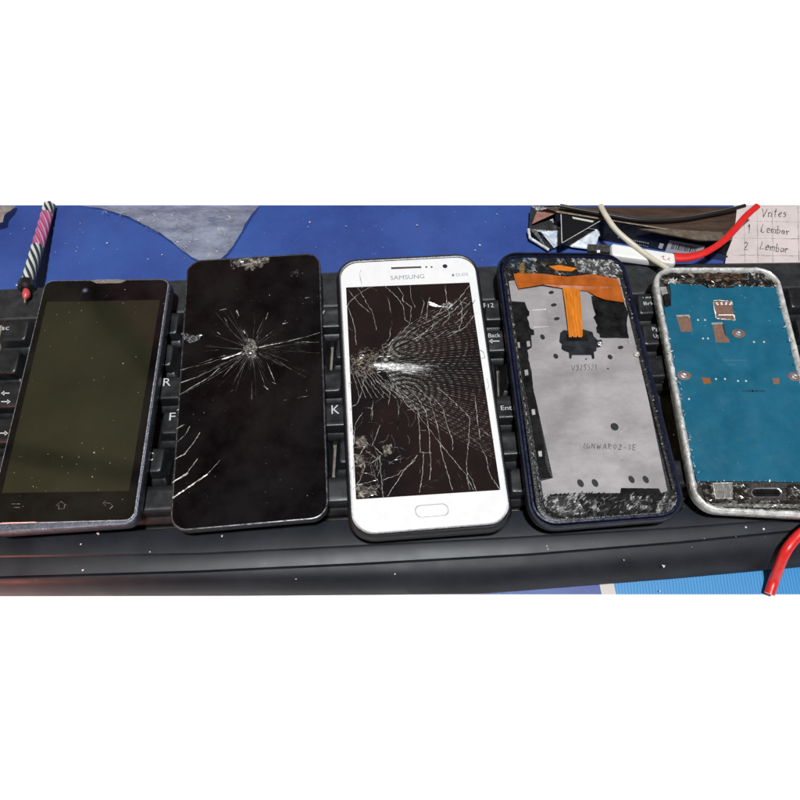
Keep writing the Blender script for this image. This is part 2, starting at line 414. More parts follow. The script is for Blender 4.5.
for r_, k, w in keys:
    cx = U0 + (k + w / 2) * UN; cv = rows[r_]
    hw = w * UN / 2 - .085; hh = UN / 2 - .07
    mb = MB(); rs = []
    tilt = {'F': .10, 'N': .07, 'Q': .03, 'A': 0, 'Z': .0, 'S': .0}[r_]
    zt = 2.12
    for (ix, iyb, iyf, z) in ((0, 0, 0, .8), (0, 0, 0, 1.35), (.03, .03, .03, 1.42), (.12, .06, .30, 1.56), (.19, .12, .42, zt - .08), (.23, .15, .46, zt - .02), (.29, .2, .52, zt)):
        n = 4; ring = []
        x0, x1, y0, y1 = -hw + ix, hw - ix, -hh + iyf, hh - iyb
        rad = .12 + ix * .2
        for (ax, ay, a0) in ((x0 + rad, y1 - rad, 90), (x0 + rad, y0 + rad, 180), (x1 - rad, y0 + rad, 270), (x1 - rad, y1 - rad, 0)):
            for t in range(n + 1):
                a = R(a0 + 90 * t / n); px_, py_ = ax + rad * math.cos(a), ay + rad * math.sin(a)
                q = kpos(cx + px_, cv + py_); q.z = z + (py_ * tilt if z > 1.8 else 0); ring.append(q)
        rs.append(ring)
    loft(mb, rs, False, False)
    # dished top
    c = kpos(cx, cv + (.07)); c.z = zt - .035
    top = list(range(len(mb.v) - len(rs[-1]), len(mb.v)))
    inner = [mb.vert(lerp(mb.v[i], c, .4) + Vector((0, 0, -.015))) for i in top]
    ci = mb.vert(c); n_ = len(top)
    for i in range(n_):
        j = (i + 1) % n_; mb.face((top[i], top[j], inner[j], inner[i])); mb.face((inner[i], inner[j], ci))
    o = mb.build('key', m_key, KB, smooth=True, angle=40)
    KO.append((o, kpos(cx, cv)))
def legend(s, px, py, h, wide=None):
    p = W(px, py, 2.13); o = min(KO, key=lambda k: (Vector((k[1].x, k[1].y)) - Vector((p.x, p.y))).length)[0]
    return text(s, px, py, h, 2.16, m_lettering, o, 'legend', KA, wide)
for a in [('Esc', 3, 328, 4.6, 12), ('R', 166.5, 382.5, 8, 7.5), ('F', 172, 417, 8, 6), ('C', 149.5, 457, 8.5, 7.5), ('7', 323.5, 312, 5), ('K', 335, 410, 9, 8),
          ('F12', 488.5, 305.5, 4.6, 10), ('Back', 494, 335.5, 4.2, 12), ('Ent', 506, 408, 4.6, 11), ('Pause', 649, 296.5, 3.4, 13.5), ('Brk', 648.5, 303.5, 3.4, 10.5), ('Pg', 655, 329, 3.6, 6), ('Up', 656.5, 336, 3.6, 6)]:
    legend(*a)
def arrow(px, py, ln_, d=-1):
    mb = MB(); z = 2.165
    extr(pxpoly([(px - ln_ / 2, py - .4), (px + ln_ / 2, py - .4), (px + ln_ / 2, py + .6), (px - ln_ / 2, py + .6)], z), z - .02, z, mb)
    e = px + d * ln_ / 2
    extr(pxpoly([(e + d * 1.5, py + .1), (e - d * 1.8, py - 2.3), (e - d * 1.8, py + 2.5)], z), z - .02, z, mb)
    p = W(px, py, 2.13); o = min(KO, key=lambda k: (k[1].xy - p.xy).length)[0]
    mb.build('legend', m_lettering, o)
arrow(495, 341, 9, -1); arrow(6, 393, 7, -1); arrow(5, 401.5, 8, 1); arrow(3, 433, 7, 1)

# ------------------------------------------------------------------ phone 1: intact black phone with grey frame
def phone_root(name, px4, label, cat='phone', zb=2.18):
    q = quad(px4, ZT); c = (q[0] + q[1] + q[2] + q[3]) / 4
    return empty(name, (c.x, c.y, zb), label, cat), q
P1, q = phone_root('smartphone', [(45, 279), (172, 277), (136, 524), (-15, 534)], 'black touchscreen phone with unbroken olive tinted display and grey metal edge, leftmost in the row', 'phone')
m_frame1 = mat('grey_metal_frame', (.10, .105, .13), .35, .75, var=.3, vscale=5, bump=.3, bscale=25, rvar=.1)
rprism(q, .55, [(.12, 2.2), (.03, 2.3), (0, 2.6), (0, 2.82), (.05, 2.93), (.12, 2.955)]).build('frame', m_frame1, P1, True)
m_edge1 = mat('pale_rim', (.3, .3, .33), .35, .6, var=.5, vscale=6, bump=.4, bscale=25)
qg = quad([(46, 281), (168.5, 279.5), (133, 519.5), (-12.5, 523.5)], ZT)
mb = MB(); loft(mb, [atz(rring(qg, .4, -.035), 2.94)[::-1], atz(rring(qg, .4, -.03), 2.975)[::-1], atz(rring(qg, .4, .0), 2.98)[::-1]], False, False)
mb.build('rim', m_edge1, P1, True)
gp = rprism(qg, .4, [(0, 2.9), (0, 2.985), (.015, 3.0)]).build('front_glass', m_glassblk, P1, True)
m_lcd = mat('unlit_display', (.0155, .0150, .0075), .06, var=.12, vscale=.35, rvar=.02, ior=1.85)
qd = quad([(47, 302), (160, 300), (129, 491), (2, 493)], ZT)
rprism(qd, .03, [(0, 3.0), (0, 3.004)], False).build('display', m_lcd, P1)
m_silver = mat('silver_mesh', (.6, .58, .52), .35, .8, bump=.8, bscale=60)
mb = extr(pxpoly([(90, 280.5), (98, 279.6), (118, 279.4), (127, 280), (121, 283), (97, 283.4)], 3.0), 2.98, 3.006); mb.build('earpiece', m_silver, P1)
mb = MB(); disc(mb, W(85, 290.5), .17, .17, 2.99, 3.005); ring = mb.build('camera_lens', mat('lens_ring', (.03, .03, .035), .2), P1)
mb = MB(); disc(mb, W(85, 290.5), .08, .08, 3.004, 3.012); mb.build('lens', mat('lens_glass', (.12, .14, .2), .1), ring)
m_icon = mat('icon_print', (.30, .24, .2), .6, vc=True)
for pts in ([[(56, 506), (61, 501.5), (66.5, 505.5)], [(59, 505), (58.5, 509), (64.5, 508.5), (64.5, 505)]], [[(103, 503), (110, 503), (113, 506), (110, 509)], [(106, 500.5), (103, 503), (106, 506)]],
            [[(12, 504), (20, 504)], [(13, 507.5), (20, 507.5)]]):
    mb = MB()
    for p in pts: crack(mb, p, .035, .5, 3.0, jit=.1)
    mb.build('touch_icon', m_icon, P1)

# ------------------------------------------------------------------ phone 2: black, star crack
P2, q = phone_root('cracked_smartphone', [(187, 260), (320, 252), (329, 518), (169, 532)], 'all black phone front with a star shaped crack at its centre and chipped top edge')
m_bz = mat('black_frame', (.02, .02, .022), .25, .3, var=.5, vscale=8, bump=.3, bscale=30)
rprism(q, (.8, .8, .8, .8), [(.25, 2.2), (.06, 2.35), (0, 2.7), (0, 2.92), (.04, 2.965), (.1, 2.965)]).build('frame', m_bz, P2, True)
rim = MB(); loft(rim, [atz(rring(q, .8, .03), 2.9)[::-1], atz(rring(q, .8, .035), 2.975)[::-1], atz(rring(q, .8, .075), 2.98)[::-1]], False, False)
rim.build('rim', mat('dull_rim', (.12, .12, .13), .3, .7, var=.8, vscale=4), P2, True)
rprism(q, .8, [(.08, 2.9), (.085, 2.98), (.12, 3.0)]).build('front_glass', m_glassblk, P2, True)
mb = MB()
z4 = lambda X, Y: (160 + X / 4.444, 280 + Y / 4.444)
def C2(pts, w, b, **k): crack(mb, [z4(*p) for p in pts], w, b, **k)
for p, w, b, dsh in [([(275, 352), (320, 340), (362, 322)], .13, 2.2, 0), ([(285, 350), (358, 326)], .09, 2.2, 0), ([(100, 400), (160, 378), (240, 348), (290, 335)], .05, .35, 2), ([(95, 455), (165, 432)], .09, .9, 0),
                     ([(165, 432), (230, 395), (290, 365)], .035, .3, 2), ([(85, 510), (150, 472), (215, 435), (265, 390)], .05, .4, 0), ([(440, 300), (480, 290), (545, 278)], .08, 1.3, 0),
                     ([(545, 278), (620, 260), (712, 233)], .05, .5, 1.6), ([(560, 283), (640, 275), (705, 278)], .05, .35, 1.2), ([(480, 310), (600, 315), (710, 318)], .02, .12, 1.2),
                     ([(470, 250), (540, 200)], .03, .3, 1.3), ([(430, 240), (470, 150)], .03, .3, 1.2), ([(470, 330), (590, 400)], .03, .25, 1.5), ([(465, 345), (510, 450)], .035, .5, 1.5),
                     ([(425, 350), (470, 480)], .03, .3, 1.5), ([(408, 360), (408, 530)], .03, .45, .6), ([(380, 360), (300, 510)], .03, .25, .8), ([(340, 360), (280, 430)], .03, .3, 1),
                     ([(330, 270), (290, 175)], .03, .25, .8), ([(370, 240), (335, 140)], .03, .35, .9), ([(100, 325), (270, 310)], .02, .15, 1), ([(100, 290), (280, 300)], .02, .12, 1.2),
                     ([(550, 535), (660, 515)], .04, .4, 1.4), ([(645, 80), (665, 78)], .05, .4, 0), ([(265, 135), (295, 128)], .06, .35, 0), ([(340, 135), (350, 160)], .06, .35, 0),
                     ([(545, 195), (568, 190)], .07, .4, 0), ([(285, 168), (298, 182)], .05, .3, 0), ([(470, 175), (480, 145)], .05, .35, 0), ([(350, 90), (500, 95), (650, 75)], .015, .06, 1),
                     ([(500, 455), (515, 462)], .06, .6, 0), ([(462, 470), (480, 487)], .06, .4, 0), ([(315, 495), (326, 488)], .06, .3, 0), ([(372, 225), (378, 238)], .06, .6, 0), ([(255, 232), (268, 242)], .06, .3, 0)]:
    C2(p, w * (.75 if b > .6 else 1), b * .85, dash=dsh * .35, jit=.12, taper=b > .6)  # brightest streaks are lamp highlights painted into the crack colour
for i in range(75):
    a = random.uniform(0, 6.283); r0 = random.uniform(3, 9); r1 = r0 + abs(random.gauss(0, 1)) * 9
    cx, cy_ = 251, 349
    crack(mb, [(cx + r0 * math.cos(a), cy_ + r0 * math.sin(a) * 1.1), (cx + r1 * math.cos(a), cy_ + r1 * math.sin(a) * 1.1)], random.uniform(.008, .025), random.uniform(.05, .25), jit=.4, dash=random.choice([0, 1.5]))
z44 = lambda X, Y: (160 + X / 4, 400 + Y / 4)
for p, w, b in [([(60, 235), (100, 215), (135, 170), (160, 130)], .05, .3), ([(62, 235), (102, 214)], .08, .7), ([(50, 332), (75, 315), (110, 290), (150, 235)], .05, .4), ([(52, 328), (112, 292)], .1, .9), ([(50, 392), (120, 345), (190, 297)], .09, .8), ([(190, 297), (240, 240)], .04, .25),
                ([(65, 115), (98, 98)], .06, .5), ([(65, 172), (100, 140), (120, 105)], .04, .3), ([(68, 42), (76, 36)], .06, .5)]:
    crack(mb, [z44(*x) for x in p], w, b, jit=.25)
for i in range(34):
    a = random.uniform(0, 6.283); r0 = 9; r1 = random.uniform(22, 75) * (1.1 if abs(math.sin(a)) < .6 else .7); b0 = random.gauss(0, .12)
    pts = [(251 + r * math.cos(a + b0 * r / 60), 349 + r * math.sin(a + b0 * r / 60)) for r in (r0, r0 + (r1 - r0) * .4, r0 + (r1 - r0) * .7, r1)]
    pts = [p for p in pts if 180 < p[0] < 321]
    if len(pts) > 1: crack(mb, pts, .018, random.uniform(.07, .2), jit=.2, taper=True, step=3)
for p, w_, b_ in [([(180, 370), (205, 364), (230, 356), (243, 352)], .03, .22), ([(181, 383), (200, 376), (228, 362), (243, 354)], .03, .22), ([(180, 395), (205, 382), (225, 370), (245, 356)], .03, .22), ([(260, 347), (290, 341), (320, 333)], .03, .3), ([(262, 349), (295, 344), (319, 342)], .022, .18), ([(262, 352), (292, 352), (320, 353)], .018, .1)]:
    crack(mb, p, w_, b_, jit=.25, step=3)
mb.build('crack_glint_web', m_crack_glint, P2)
mb = MB()
imp = [(251 + 8 * math.cos(a) * random.uniform(.45, 1.35), 350 + 10 * math.sin(a) * random.uniform(.45, 1.3)) for a in [i * .2 for i in range(31)]]
mosaic(mb, imp, .9, 3.003, (.03, .027, .024), (.62, .58, .52), .5, -.3, 70, .4, 1.3, .012, 1.3)
mb.build('impact_point', m_shard, P2)
mb = MB()
mosaic(mb, [(233, 262), (240, 259), (246, 258), (256, 258.5), (269, 257.5), (269, 262), (264, 264), (262, 268), (256, 266), (253, 272), (250, 268), (246, 271), (244, 266), (238, 267)], 1.0, 3.003, (.03, .027, .024), (.48, .43, .37), .3, -.35, 71, -.3, 2.2, .02, 1.6)
shards(mb, [(230, 260), (236, 258), (238, 268), (232, 270)], 40, 1.5, 3.002, ((.02, .02, .02), (.3, .28, .25)), 2, .03, asp=.2)
mb.build('chipped_glass', m_shard, P2); mb = MB(); shards(mb, [(288, 272), (300, 269), (299, 277), (290, 276)], 26, 1.4, 3.002, ((.02, .02, .02), (.1, .09, .08)), 2, .02, asp=.3)
mb.build('chipped_glass', m_shard, P2); mb = MB(); shards(mb, [(182, 333), (196, 336), (205, 334), (196, 341), (190, 343), (183, 338)], 130, 1.5, 3.002, ((.05, .05, .05), (.4, .4, .42)), 1.5, .03, asp=.3)
for i in range(0): crack(mb, [(250 + random.uniform(-14, 14), 268), (250 + random.uniform(-14, 14), 277)], .02, .3, jit=.5)
mb.build('chipped_glass', m_shard, P2)

# ------------------------------------------------------------------ phone 3: white, shattered
P3, q = phone_root('shattered_smartphone', [(336, 259), (476, 252), (515, 528), (350, 540)], 'white fronted phone with badly shattered screen sitting in a black bumper case')
rprism(q, 1.15, [(.3, 2.2), (.02, 2.35), (-.05, 2.7), (.02, 2.92), (.07, 2.98), (.13, 2.97), (.17, 2.8)]).build('case', m_caseblk, P3, True)
m_white = mat('white_panel', (.73, .725, .73), .25, var=.03, vscale=2, rvar=.05)
qw = quad([(339.5, 263), (474, 256), (511, 521.5), (353.5, 534)], ZT)
rprism(qw, 1.0, [(.02, 2.5), (0, 2.93), (.03, 2.985), (.08, 3.0)]).build('front_panel', m_white, P3, True)
qr = quad([(338, 261), (475.6, 254), (512.5, 523), (352, 536)], ZT)
mb = MB(); loft(mb, [atz(rring(qr, 1.05, 0), 2.9)[::-1], atz(rring(qr, 1.05, .02), 2.955)[::-1], atz(rring(qr, 1.05, .09), 2.945)[::-1]], False, False)
mb.build('rim', m_chrome, P3, True)
m_d3 = mat('broken_display', (.0065, .006, .007), .06, col2=(.020, .011, .0095), vscale=.22, rvar=.03)
d3 = [(346, 287.5), (469.5, 282.5), (500.5, 490), (356, 499.5)]
rprism(quad(d3, ZT), .05, [(0, 3.0), (0, 3.004)], False).build('display', m_d3, P3)
mb = MB(); za = lambda X, Y: (330 + X / 4, 270 + Y / 4); zb_ = lambda X, Y: (330 + X / 4, 380 + Y / 4)
up = [[(110, 70), (140, 120), (170, 170), (185, 240)], [(160, 65), (230, 110), (240, 150), (245, 210), (240, 270), (200, 320), (180, 340)], [(215, 60), (270, 110), (295, 150), (300, 200), (320, 215), (290, 250), (240, 290), (220, 310)],
      [(270, 65), (295, 100), (290, 120), (325, 150), (320, 210)], [(345, 70), (365, 110), (375, 130), (365, 180), (380, 200), (340, 250), (280, 290)], [(400, 110), (390, 140), (385, 210), (420, 190), (450, 150)],
      [(460, 60), (465, 100), (470, 150), (480, 190), (450, 220)], [(545, 110), (500, 160), (440, 200), (400, 240), (330, 280)], [(520, 120), (530, 150), (525, 210), (515, 240), (460, 260)], [(560, 60), (520, 110), (480, 150), (410, 190)],
      [(65, 135), (85, 180), (100, 240), (105, 300)], [(68, 150), (80, 125), (130, 85), (160, 70)], [(75, 80), (115, 135), (160, 170)], [(320, 60), (325, 110), (340, 150)], [(520, 125), (560, 140)], [(365, 180), (350, 220), (270, 290)], [(420, 210), (350, 280)],
      [(510, 180), (560, 130)], [(580, 120), (530, 190), (470, 240), (390, 290)], [(585, 170), (540, 230), (470, 270)]]
for p in up: crack(mb, [za(*x) for x in p], .034, .40, jit=.5, dash=random.choice([0, 0, 0, .5]))
lo = [[(135, 0), (125, 60), (105, 100), (90, 105)], [(120, 110), (170, 115), (165, 200)], [(165, 10), (175, 60), (160, 180)], [(200, 0), (240, 50), (235, 100)], [(220, 10), (265, 60), (275, 120), (270, 200)],
      [(250, 10), (310, 70), (350, 120), (358, 200), (360, 290), (375, 290), (370, 380), (358, 450)], [(300, 20), (350, 70), (385, 130), (395, 200), (400, 290), (405, 330), (398, 400)], [(368, 290), (407, 292)],
      [(310, 120), (350, 115), (360, 150), (430, 240), (545, 380), (575, 440)], [(340, 20), (400, 80), (420, 150), (440, 230), (445, 290), (470, 370), (490, 440)], [(400, 60), (450, 110), (465, 170), (490, 240), (490, 280)],
      [(430, 30), (510, 100), (560, 150), (555, 240), (545, 330), (550, 380)], [(540, 130), (600, 190), (655, 240)], [(550, 220), (600, 260), (625, 310), (640, 380), (680, 440)], [(200, 300), (205, 400), (215, 475)],
      [(130, 240), (160, 260), (200, 310), (150, 340), (190, 400), (110, 420)], [(90, 290), (140, 340), (120, 400), (90, 440)], [(230, 465), (290, 370), (350, 300)], [(210, 400), (270, 380), (340, 320)], [(150, 470), (200, 420)],
      [(150, 250), (100, 330)], [(120, 330), (190, 330)], [(200, 180), (170, 260), (210, 300)], [(360, 200), (385, 202)], [(380, 320), (405, 350)], [(580, 60), (590, 160), (600, 240)], [(130, 130), (100, 180), (95, 260)],
      [(260, 15), (300, 90), (340, 130)], [(550, 370), (570, 400), (585, 445)], [(545, 380), (560, 440)], [(180, 0), (225, 30), (280, 60)], [(92, 200), (95, 400)]]
for p in lo: crack(mb, [zb_(*x) for x in p], .032, .44, jit=.5, dash=random.choice([0, 0, 0, .5]))
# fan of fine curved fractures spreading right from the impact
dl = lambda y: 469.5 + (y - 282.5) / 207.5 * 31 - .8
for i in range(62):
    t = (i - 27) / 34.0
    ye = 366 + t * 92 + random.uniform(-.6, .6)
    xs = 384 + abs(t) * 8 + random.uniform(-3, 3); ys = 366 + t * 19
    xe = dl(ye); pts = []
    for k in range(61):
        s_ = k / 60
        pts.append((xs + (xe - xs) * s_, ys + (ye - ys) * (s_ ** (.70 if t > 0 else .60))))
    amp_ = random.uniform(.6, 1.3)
    for k in range(0, 60):   # alternating bright and dark colour paints a moire shimmer along the cracks
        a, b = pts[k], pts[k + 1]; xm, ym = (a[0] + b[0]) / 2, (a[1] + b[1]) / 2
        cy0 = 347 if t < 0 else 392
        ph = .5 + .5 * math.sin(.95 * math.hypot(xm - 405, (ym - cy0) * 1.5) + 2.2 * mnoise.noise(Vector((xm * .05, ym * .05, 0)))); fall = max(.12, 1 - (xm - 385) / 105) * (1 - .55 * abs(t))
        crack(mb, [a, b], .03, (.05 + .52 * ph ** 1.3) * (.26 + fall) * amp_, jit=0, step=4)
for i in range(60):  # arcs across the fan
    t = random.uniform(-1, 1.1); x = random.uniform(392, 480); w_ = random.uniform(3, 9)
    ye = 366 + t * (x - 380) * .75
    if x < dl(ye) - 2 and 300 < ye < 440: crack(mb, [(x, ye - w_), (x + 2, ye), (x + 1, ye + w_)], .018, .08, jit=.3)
for i in range(150):  # lamp flare painted as white slivers where the fan starts
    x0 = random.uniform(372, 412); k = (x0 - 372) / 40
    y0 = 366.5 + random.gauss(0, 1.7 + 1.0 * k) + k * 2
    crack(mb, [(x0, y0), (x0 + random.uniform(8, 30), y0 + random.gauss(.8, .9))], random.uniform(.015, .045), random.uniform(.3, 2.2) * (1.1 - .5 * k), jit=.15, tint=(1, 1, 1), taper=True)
crack(mb, [(429, 302), (433, 305), (441, 306.5)], .14, 1.6, jit=.2); crack(mb, [(430, 303.5), (437, 306)], .2, 1.8, jit=.2); crack(mb, [(441, 306), (450, 308), (452, 304)], .06, .8)  # bright glint painted with white slivers
shards(mb, [(441, 305), (452, 302), (452, 309), (444, 309)], 40, 1.2, 3.003, ((.1, .1, .1), (.8, .8, .8)), 1.5, .02, asp=.3, dz=.01)
for i in range(170):  # crushed nest at the impact
    a = random.uniform(-1.2, 1.2); r0 = random.uniform(0, 14)
    x, y = sample([(350, 354), (372, 350), (392, 346), (396, 354), (386, 362), (380, 372), (366, 378), (351, 374)])
    an = random.uniform(0, 6.28); l = random.uniform(2, 8)
    crack(mb, [(x, y), (min(400, max(350, x + l * math.cos(an))), y + l * .6 * math.sin(an)), (min(400, max(350, x + l * math.cos(an + .8))), y + l * .8 * math.sin(an + .8))], .025, random.uniform(.06, .32), jit=.6, tint=(1, .9, .75))
for k in range(9):
    x = 352 + k * 3
    crack(mb, [(x, 372), (x + 4 + k, 384), (x + 8 + k * 3, 398)], .03, .35, jit=.5)
mb.build('crack_glint_web', m_crack_glint, P3)
mb = MB()
_m = MB()   # finer secondary cracks joining the main ones
for _ in range(85):
    x, y = sample([(350, 292), (466, 287), (497, 486), (358, 494)])
    dx, dy = x - 356, y - 368; a = math.atan2(dy, dx) + random.choice([0, 0, 1.3, -1.3]) + random.gauss(0, .25); l = random.uniform(4, 20)
    pts = [(x, y), (x + l * .5 * math.cos(a), y + l * .5 * math.sin(a)), (x + l * math.cos(a + .3), y + l * math.sin(a + .3))]
    if all(inside(p, [(346, 288), (469, 283), (500, 489), (356, 498)]) for p in pts): crack(_m, pts, .014, random.uniform(.08, .26), jit=.4)
for _ in range(45):
    x, y = sample([(352, 440), (392, 445), (388, 480), (358, 495)]); a = random.uniform(0, 6.28); l = random.uniform(5, 16)
    pts = [(x, y), (x + l * math.cos(a), y + l * math.sin(a))]
    if all(inside(p, [(346, 288), (469, 283), (500, 489), (356, 498)]) for p in pts): crack(_m, pts, .018, random.uniform(.1, .35), jit=.6)
_m.build('hairline_cracks', m_crack_glint, P3)
for pl in ([(100, 225), (145, 225), (150, 260), (110, 275)], [(210, 262), (245, 260), (250, 295), (215, 305)], [(105, 420), (180, 430), (190, 460), (110, 470)], [(98, 290), (130, 300), (140, 340), (105, 350)]):
    mosaic(mb, [zb_(*x) for x in pl], 1.6, 3.0035, (.03, .026, .022), (.42, .38, .32), .25, -.4, pl[0][0], .5, 1.8, .008, 1.2); mb.build('crushed_glass', m_shard, P3); mb = MB()
shards(mb, [(351, 354), (372, 352), (378, 366), (366, 376), (351, 374)], 120, 1.6, 3.003, ((.02, .02, .015), (.32, .27, .2)), 1.3, .03, asp=.25, dz=.01)
mb.build('crushed_glass', m_shard, P3)
m_dk = mat('dark_mesh', (.07, .04, .035), .5, bump=.5, bscale=60)
mb = extr(pxpoly([(391, 267.3), (421, 266.3), (421.5, 268), (391.3, 269.2)], 3.0), 2.99, 3.004); mb.build('earpiece', m_dk, P3)
for x in (426.3, 431.6):
    mb = MB(); disc(mb, W(x, 267), .055, .055, 2.99, 3.004); mb.build('sensor', m_dk, P3)
mb = MB(); disc(mb, W(445, 266.2), .13, .13, 2.99, 3.004); mb.build('camera_lens', mat('camera_black', (.03, .03, .04), .15), P3)
m_gp = mat('grey_print', (.22, .22, .23), .5)
text('SAMSUNG', 407.5, 277.3, 4.2, 3.003, m_gp, P3, 'maker_name', R(5.0), 34)
text('DUOS', 462, 274.7, 3.0, 3.003, m_gp, P3, 'model_mark', R(5.0), 12)
mb = MB(); disc(mb, W(453, 275.2), .07, .09, 2.99, 3.003); mb.build('model_mark', m_gp, P3)
qh = quad([(415, 506.3), (446.5, 503.8), (448.8, 514.5), (417, 517.2)], ZT)
hb = rprism(qh, .24, [(0, 2.99), (0, 3.006), (.04, 3.02), (.08, 3.018)]).build('home_button', m_white, P3, True)
mb = MB(); loft(mb, [atz(rring(qh, .24, -.035), 3.003)[::-1], atz(rring(qh, .24, 0), 3.003)[::-1]], False, False); mb.build('button_gap', mat('grey_gap', (.33, .32, .33), .5), hb)
mb = MB()
for p in ([(367, 480 + 0), (367, 500)], [(344, 300), (347, 350)]): pass
crack(mb, [(361, 268), (360, 275), (362, 288)], .025, .5); crack(mb, [(480, 350), (483.5, 352), (485, 358), (481, 358)], .04, .25); crack(mb, [(487, 378), (489, 385), (487, 390)], .03, .3)
for k in range(18):
    y = random.uniform(340, 480); x = 348 + (y - 340) * .042
    crack(mb, [(x, y), (x + random.uniform(-2, 3), y + random.uniform(-3, 3))], .03, random.uniform(.15, .5), jit=.3)
mb.build('panel_cracks', m_crack_glint, P3)

# ------------------------------------------------------------------ phone 4: gutted navy phone in case
P4, q = phone_root('gutted_smartphone', [(495, 251), (623, 252), (690, 518), (531, 531)], 'screenless navy phone showing bare metal plate and orange ribbon cable, in a black case')
m_navy = mat('navy_plastic', (.003, .0055, .026), .3, var=.2, vscale=3, rvar=.1, bump=.1)
rprism(q, 1.25, [(.3, 2.2), (.08, 2.32), (0, 2.6), (0, 2.88), (.05, 2.97), (.14, 2.97), (.17, 2.45)], True, False).build('case', mat('dark_navy_case', (.006, .008, .016), .35, var=.3, bump=.1, spec=.35), P4, True)
qn = quad([(499, 254), (622, 254.5), (687, 514.5), (534, 526)], ZT)
rprism(qn, 1.1, [(0, 2.4), (0, 2.9), (.05, 2.96), (.13, 2.97), (.17, 2.9), (.18, 2.55)], False, False).build('frame', m_navy, P4, True)
qi = quad([(503.5, 257), (619, 257), (682, 511), (541, 521)], ZT)
m_inner = mat('black_inner_frame', (.006, .006, .007), .35, var=.6, vscale=6, bump=.3, bscale=12, speck=.3, speckcol=(.15, .15, .15))
rprism(qi, .95, [(-.08, 2.4), (-.08, 2.86), (0, 2.9), (.12, 2.88), (.16, 2.72)]).build('inner_frame', m_inner, P4, True)
m_plate = mat('bare_metal_plate', (.32, .30, .305), .4, .2, var=.2, vscale=.45, bump=.03, bscale=6, rvar=.08, stretch=(1, 1.6, 1))
pl = extr(pxpoly([(506, 283), (508, 281), (560, 277), (621, 277), (629.5, 318), (648.5, 400), (667.5, 491), (661, 493), (600, 493), (543, 495), (541, 481), (553, 478), (536, 400), (512, 310)], 2.76), 2.6, 2.76).build('metal_plate', m_plate, P4)
# recessed panel marks
mb = MB(); qm = quad([(531, 310), (546, 309), (549, 326), (534, 327)], 2.765)
loft(mb, [atz(rring(qm, .05, -.03), 2.762)[::-1], atz(rring(qm, .05, 0), 2.775)[::-1], atz(rring(qm, .05, .03), 2.762)[::-1]], False, False); mb.build('embossed_panel', m_plate, pl, True)
m_blk = mat('black_adhesive', (.004, .004, .0045), .55, var=.5, bump=.04, bscale=12, spec=.05)
z7 = lambda X, Y: (480 + X / 4, 200 + Y / 4); z8 = lambda X, Y: (480 + X / 4, 400 + Y / 4)
def pp(pts, fn, z, z0, rgh=0, name='adhesive_strip', material=None, par=None):
    w_ = [W(*fn(*p), z) for p in pts]
    if rgh: w_ = rough_edge(w_, .15, rgh)
    return extr(w_, z0, z).build(name, material or m_blk, par or P4)
pp([(118, 405), (180, 408), (190, 440), (198, 446), (196, 462), (188, 466), (202, 515), (216, 520), (216, 538), (205, 540), (208, 590), (190, 600), (195, 640), (205, 680), (214, 760), (235, 860), (242, 900), (256, 980), (262, 1050), (285, 1108), (262, 1110), (240, 1108), (200, 850), (160, 640), (130, 480)], z7, 2.80, 2.7, .02)
pp([(445, 385), (470, 380), (575, 405), (592, 450), (588, 500), (595, 552), (480, 550), (478, 535), (468, 530), (464, 510), (470, 500), (455, 470), (462, 458), (450, 420)], z7, 2.79, 2.7, .02)
pp([(565, 352), (715, 354), (728, 380), (560, 380)], z8, 2.80, 2.7, .01)
# silver pads on the adhesive
m_tin = mat('tin', (.55, .54, .52), .35, .6, var=.3, vscale=5)
for (x, y) in [(193, 575), (152, 580), (185, 690), (213, 848), (240, 1015), (597, 565)]:
    mb = MB(); c = z7(x, y); extr(pxpoly([(c[0] - 1.8, c[1] - 2.6), (c[0] + 1.6, c[1] - 3), (c[0] + 2.2, c[1] + 2.5), (c[0] - 1, c[1] + 3)], 2.82), 2.7, 2.815, mb); mb.build('solder_pad', m_tin, P4)
m_flex = mat('orange_flex', (.36, .085, .009), .25, var=.22, vscale=1.2, rvar=.08, coat=.3, stretch=(1.4, .8, 1))
m_flex2 = mat('bright_flex', (.58, .17, .012), .25, var=.2, vscale=2, rvar=.08, coat=.3, stretch=(3, .5, 1))
fx = [(135, 292), (160, 288), (250, 296), (350, 305), (450, 298), (548, 318), (562, 350), (577, 408), (540, 405), (500, 400), (465, 385), (430, 362), (395, 358), (330, 352), (250, 340), (185, 350), (155, 354), (142, 325)]
mb = MB()
pts = [W(*z7(*p), 2.9) for p in fx]; extr(pts, 2.885, 2.90, mb)
for v in mb.v: v.z += .05 * math.sin(v.x * 1.9) + .03 * math.sin(v.y * 3 + v.x)
fl = mb.build('flex_cable', m_flex, P4, True, 20)
mb = MB(); A = [W(*z7(330 + 0, 350), 2.9), W(*z7(398, 356), 2.9)]; B = [W(*z7(356, 548), 2.9), W(*z7(412, 548), 2.9)]
g = []
for j in range(13):
    t = j / 12; z = 2.90 + .10 * math.sin(t * math.pi) - .02 * t
    l, r_ = lerp(A[0], B[0], t), lerp(A[1], B[1], t)
    g.append([mb.vert(Vector((lerp(l, r_, s / 8).x, lerp(l, r_, s / 8).y, z + .01 * math.sin(s * 2.2)))) for s in range(9)])
for a, b in zip(g, g[1:]):
    for s in range(8): mb.face((b[s], b[s + 1], a[s + 1], a[s]), (1, 1, 1))
mb.build('ribbon_tail', m_flex2, fl, True)
mb = MB()
for k in range(5):
    x = 345 + k * 13
    crack(mb, [z7(x, 362), z7(x + 5, 440), z7(x + 22, 545)], .012, .35, 2.985, jit=.15, tint=(.8, .22, .02))
mb.build('conductor_trace', m_ink, fl)
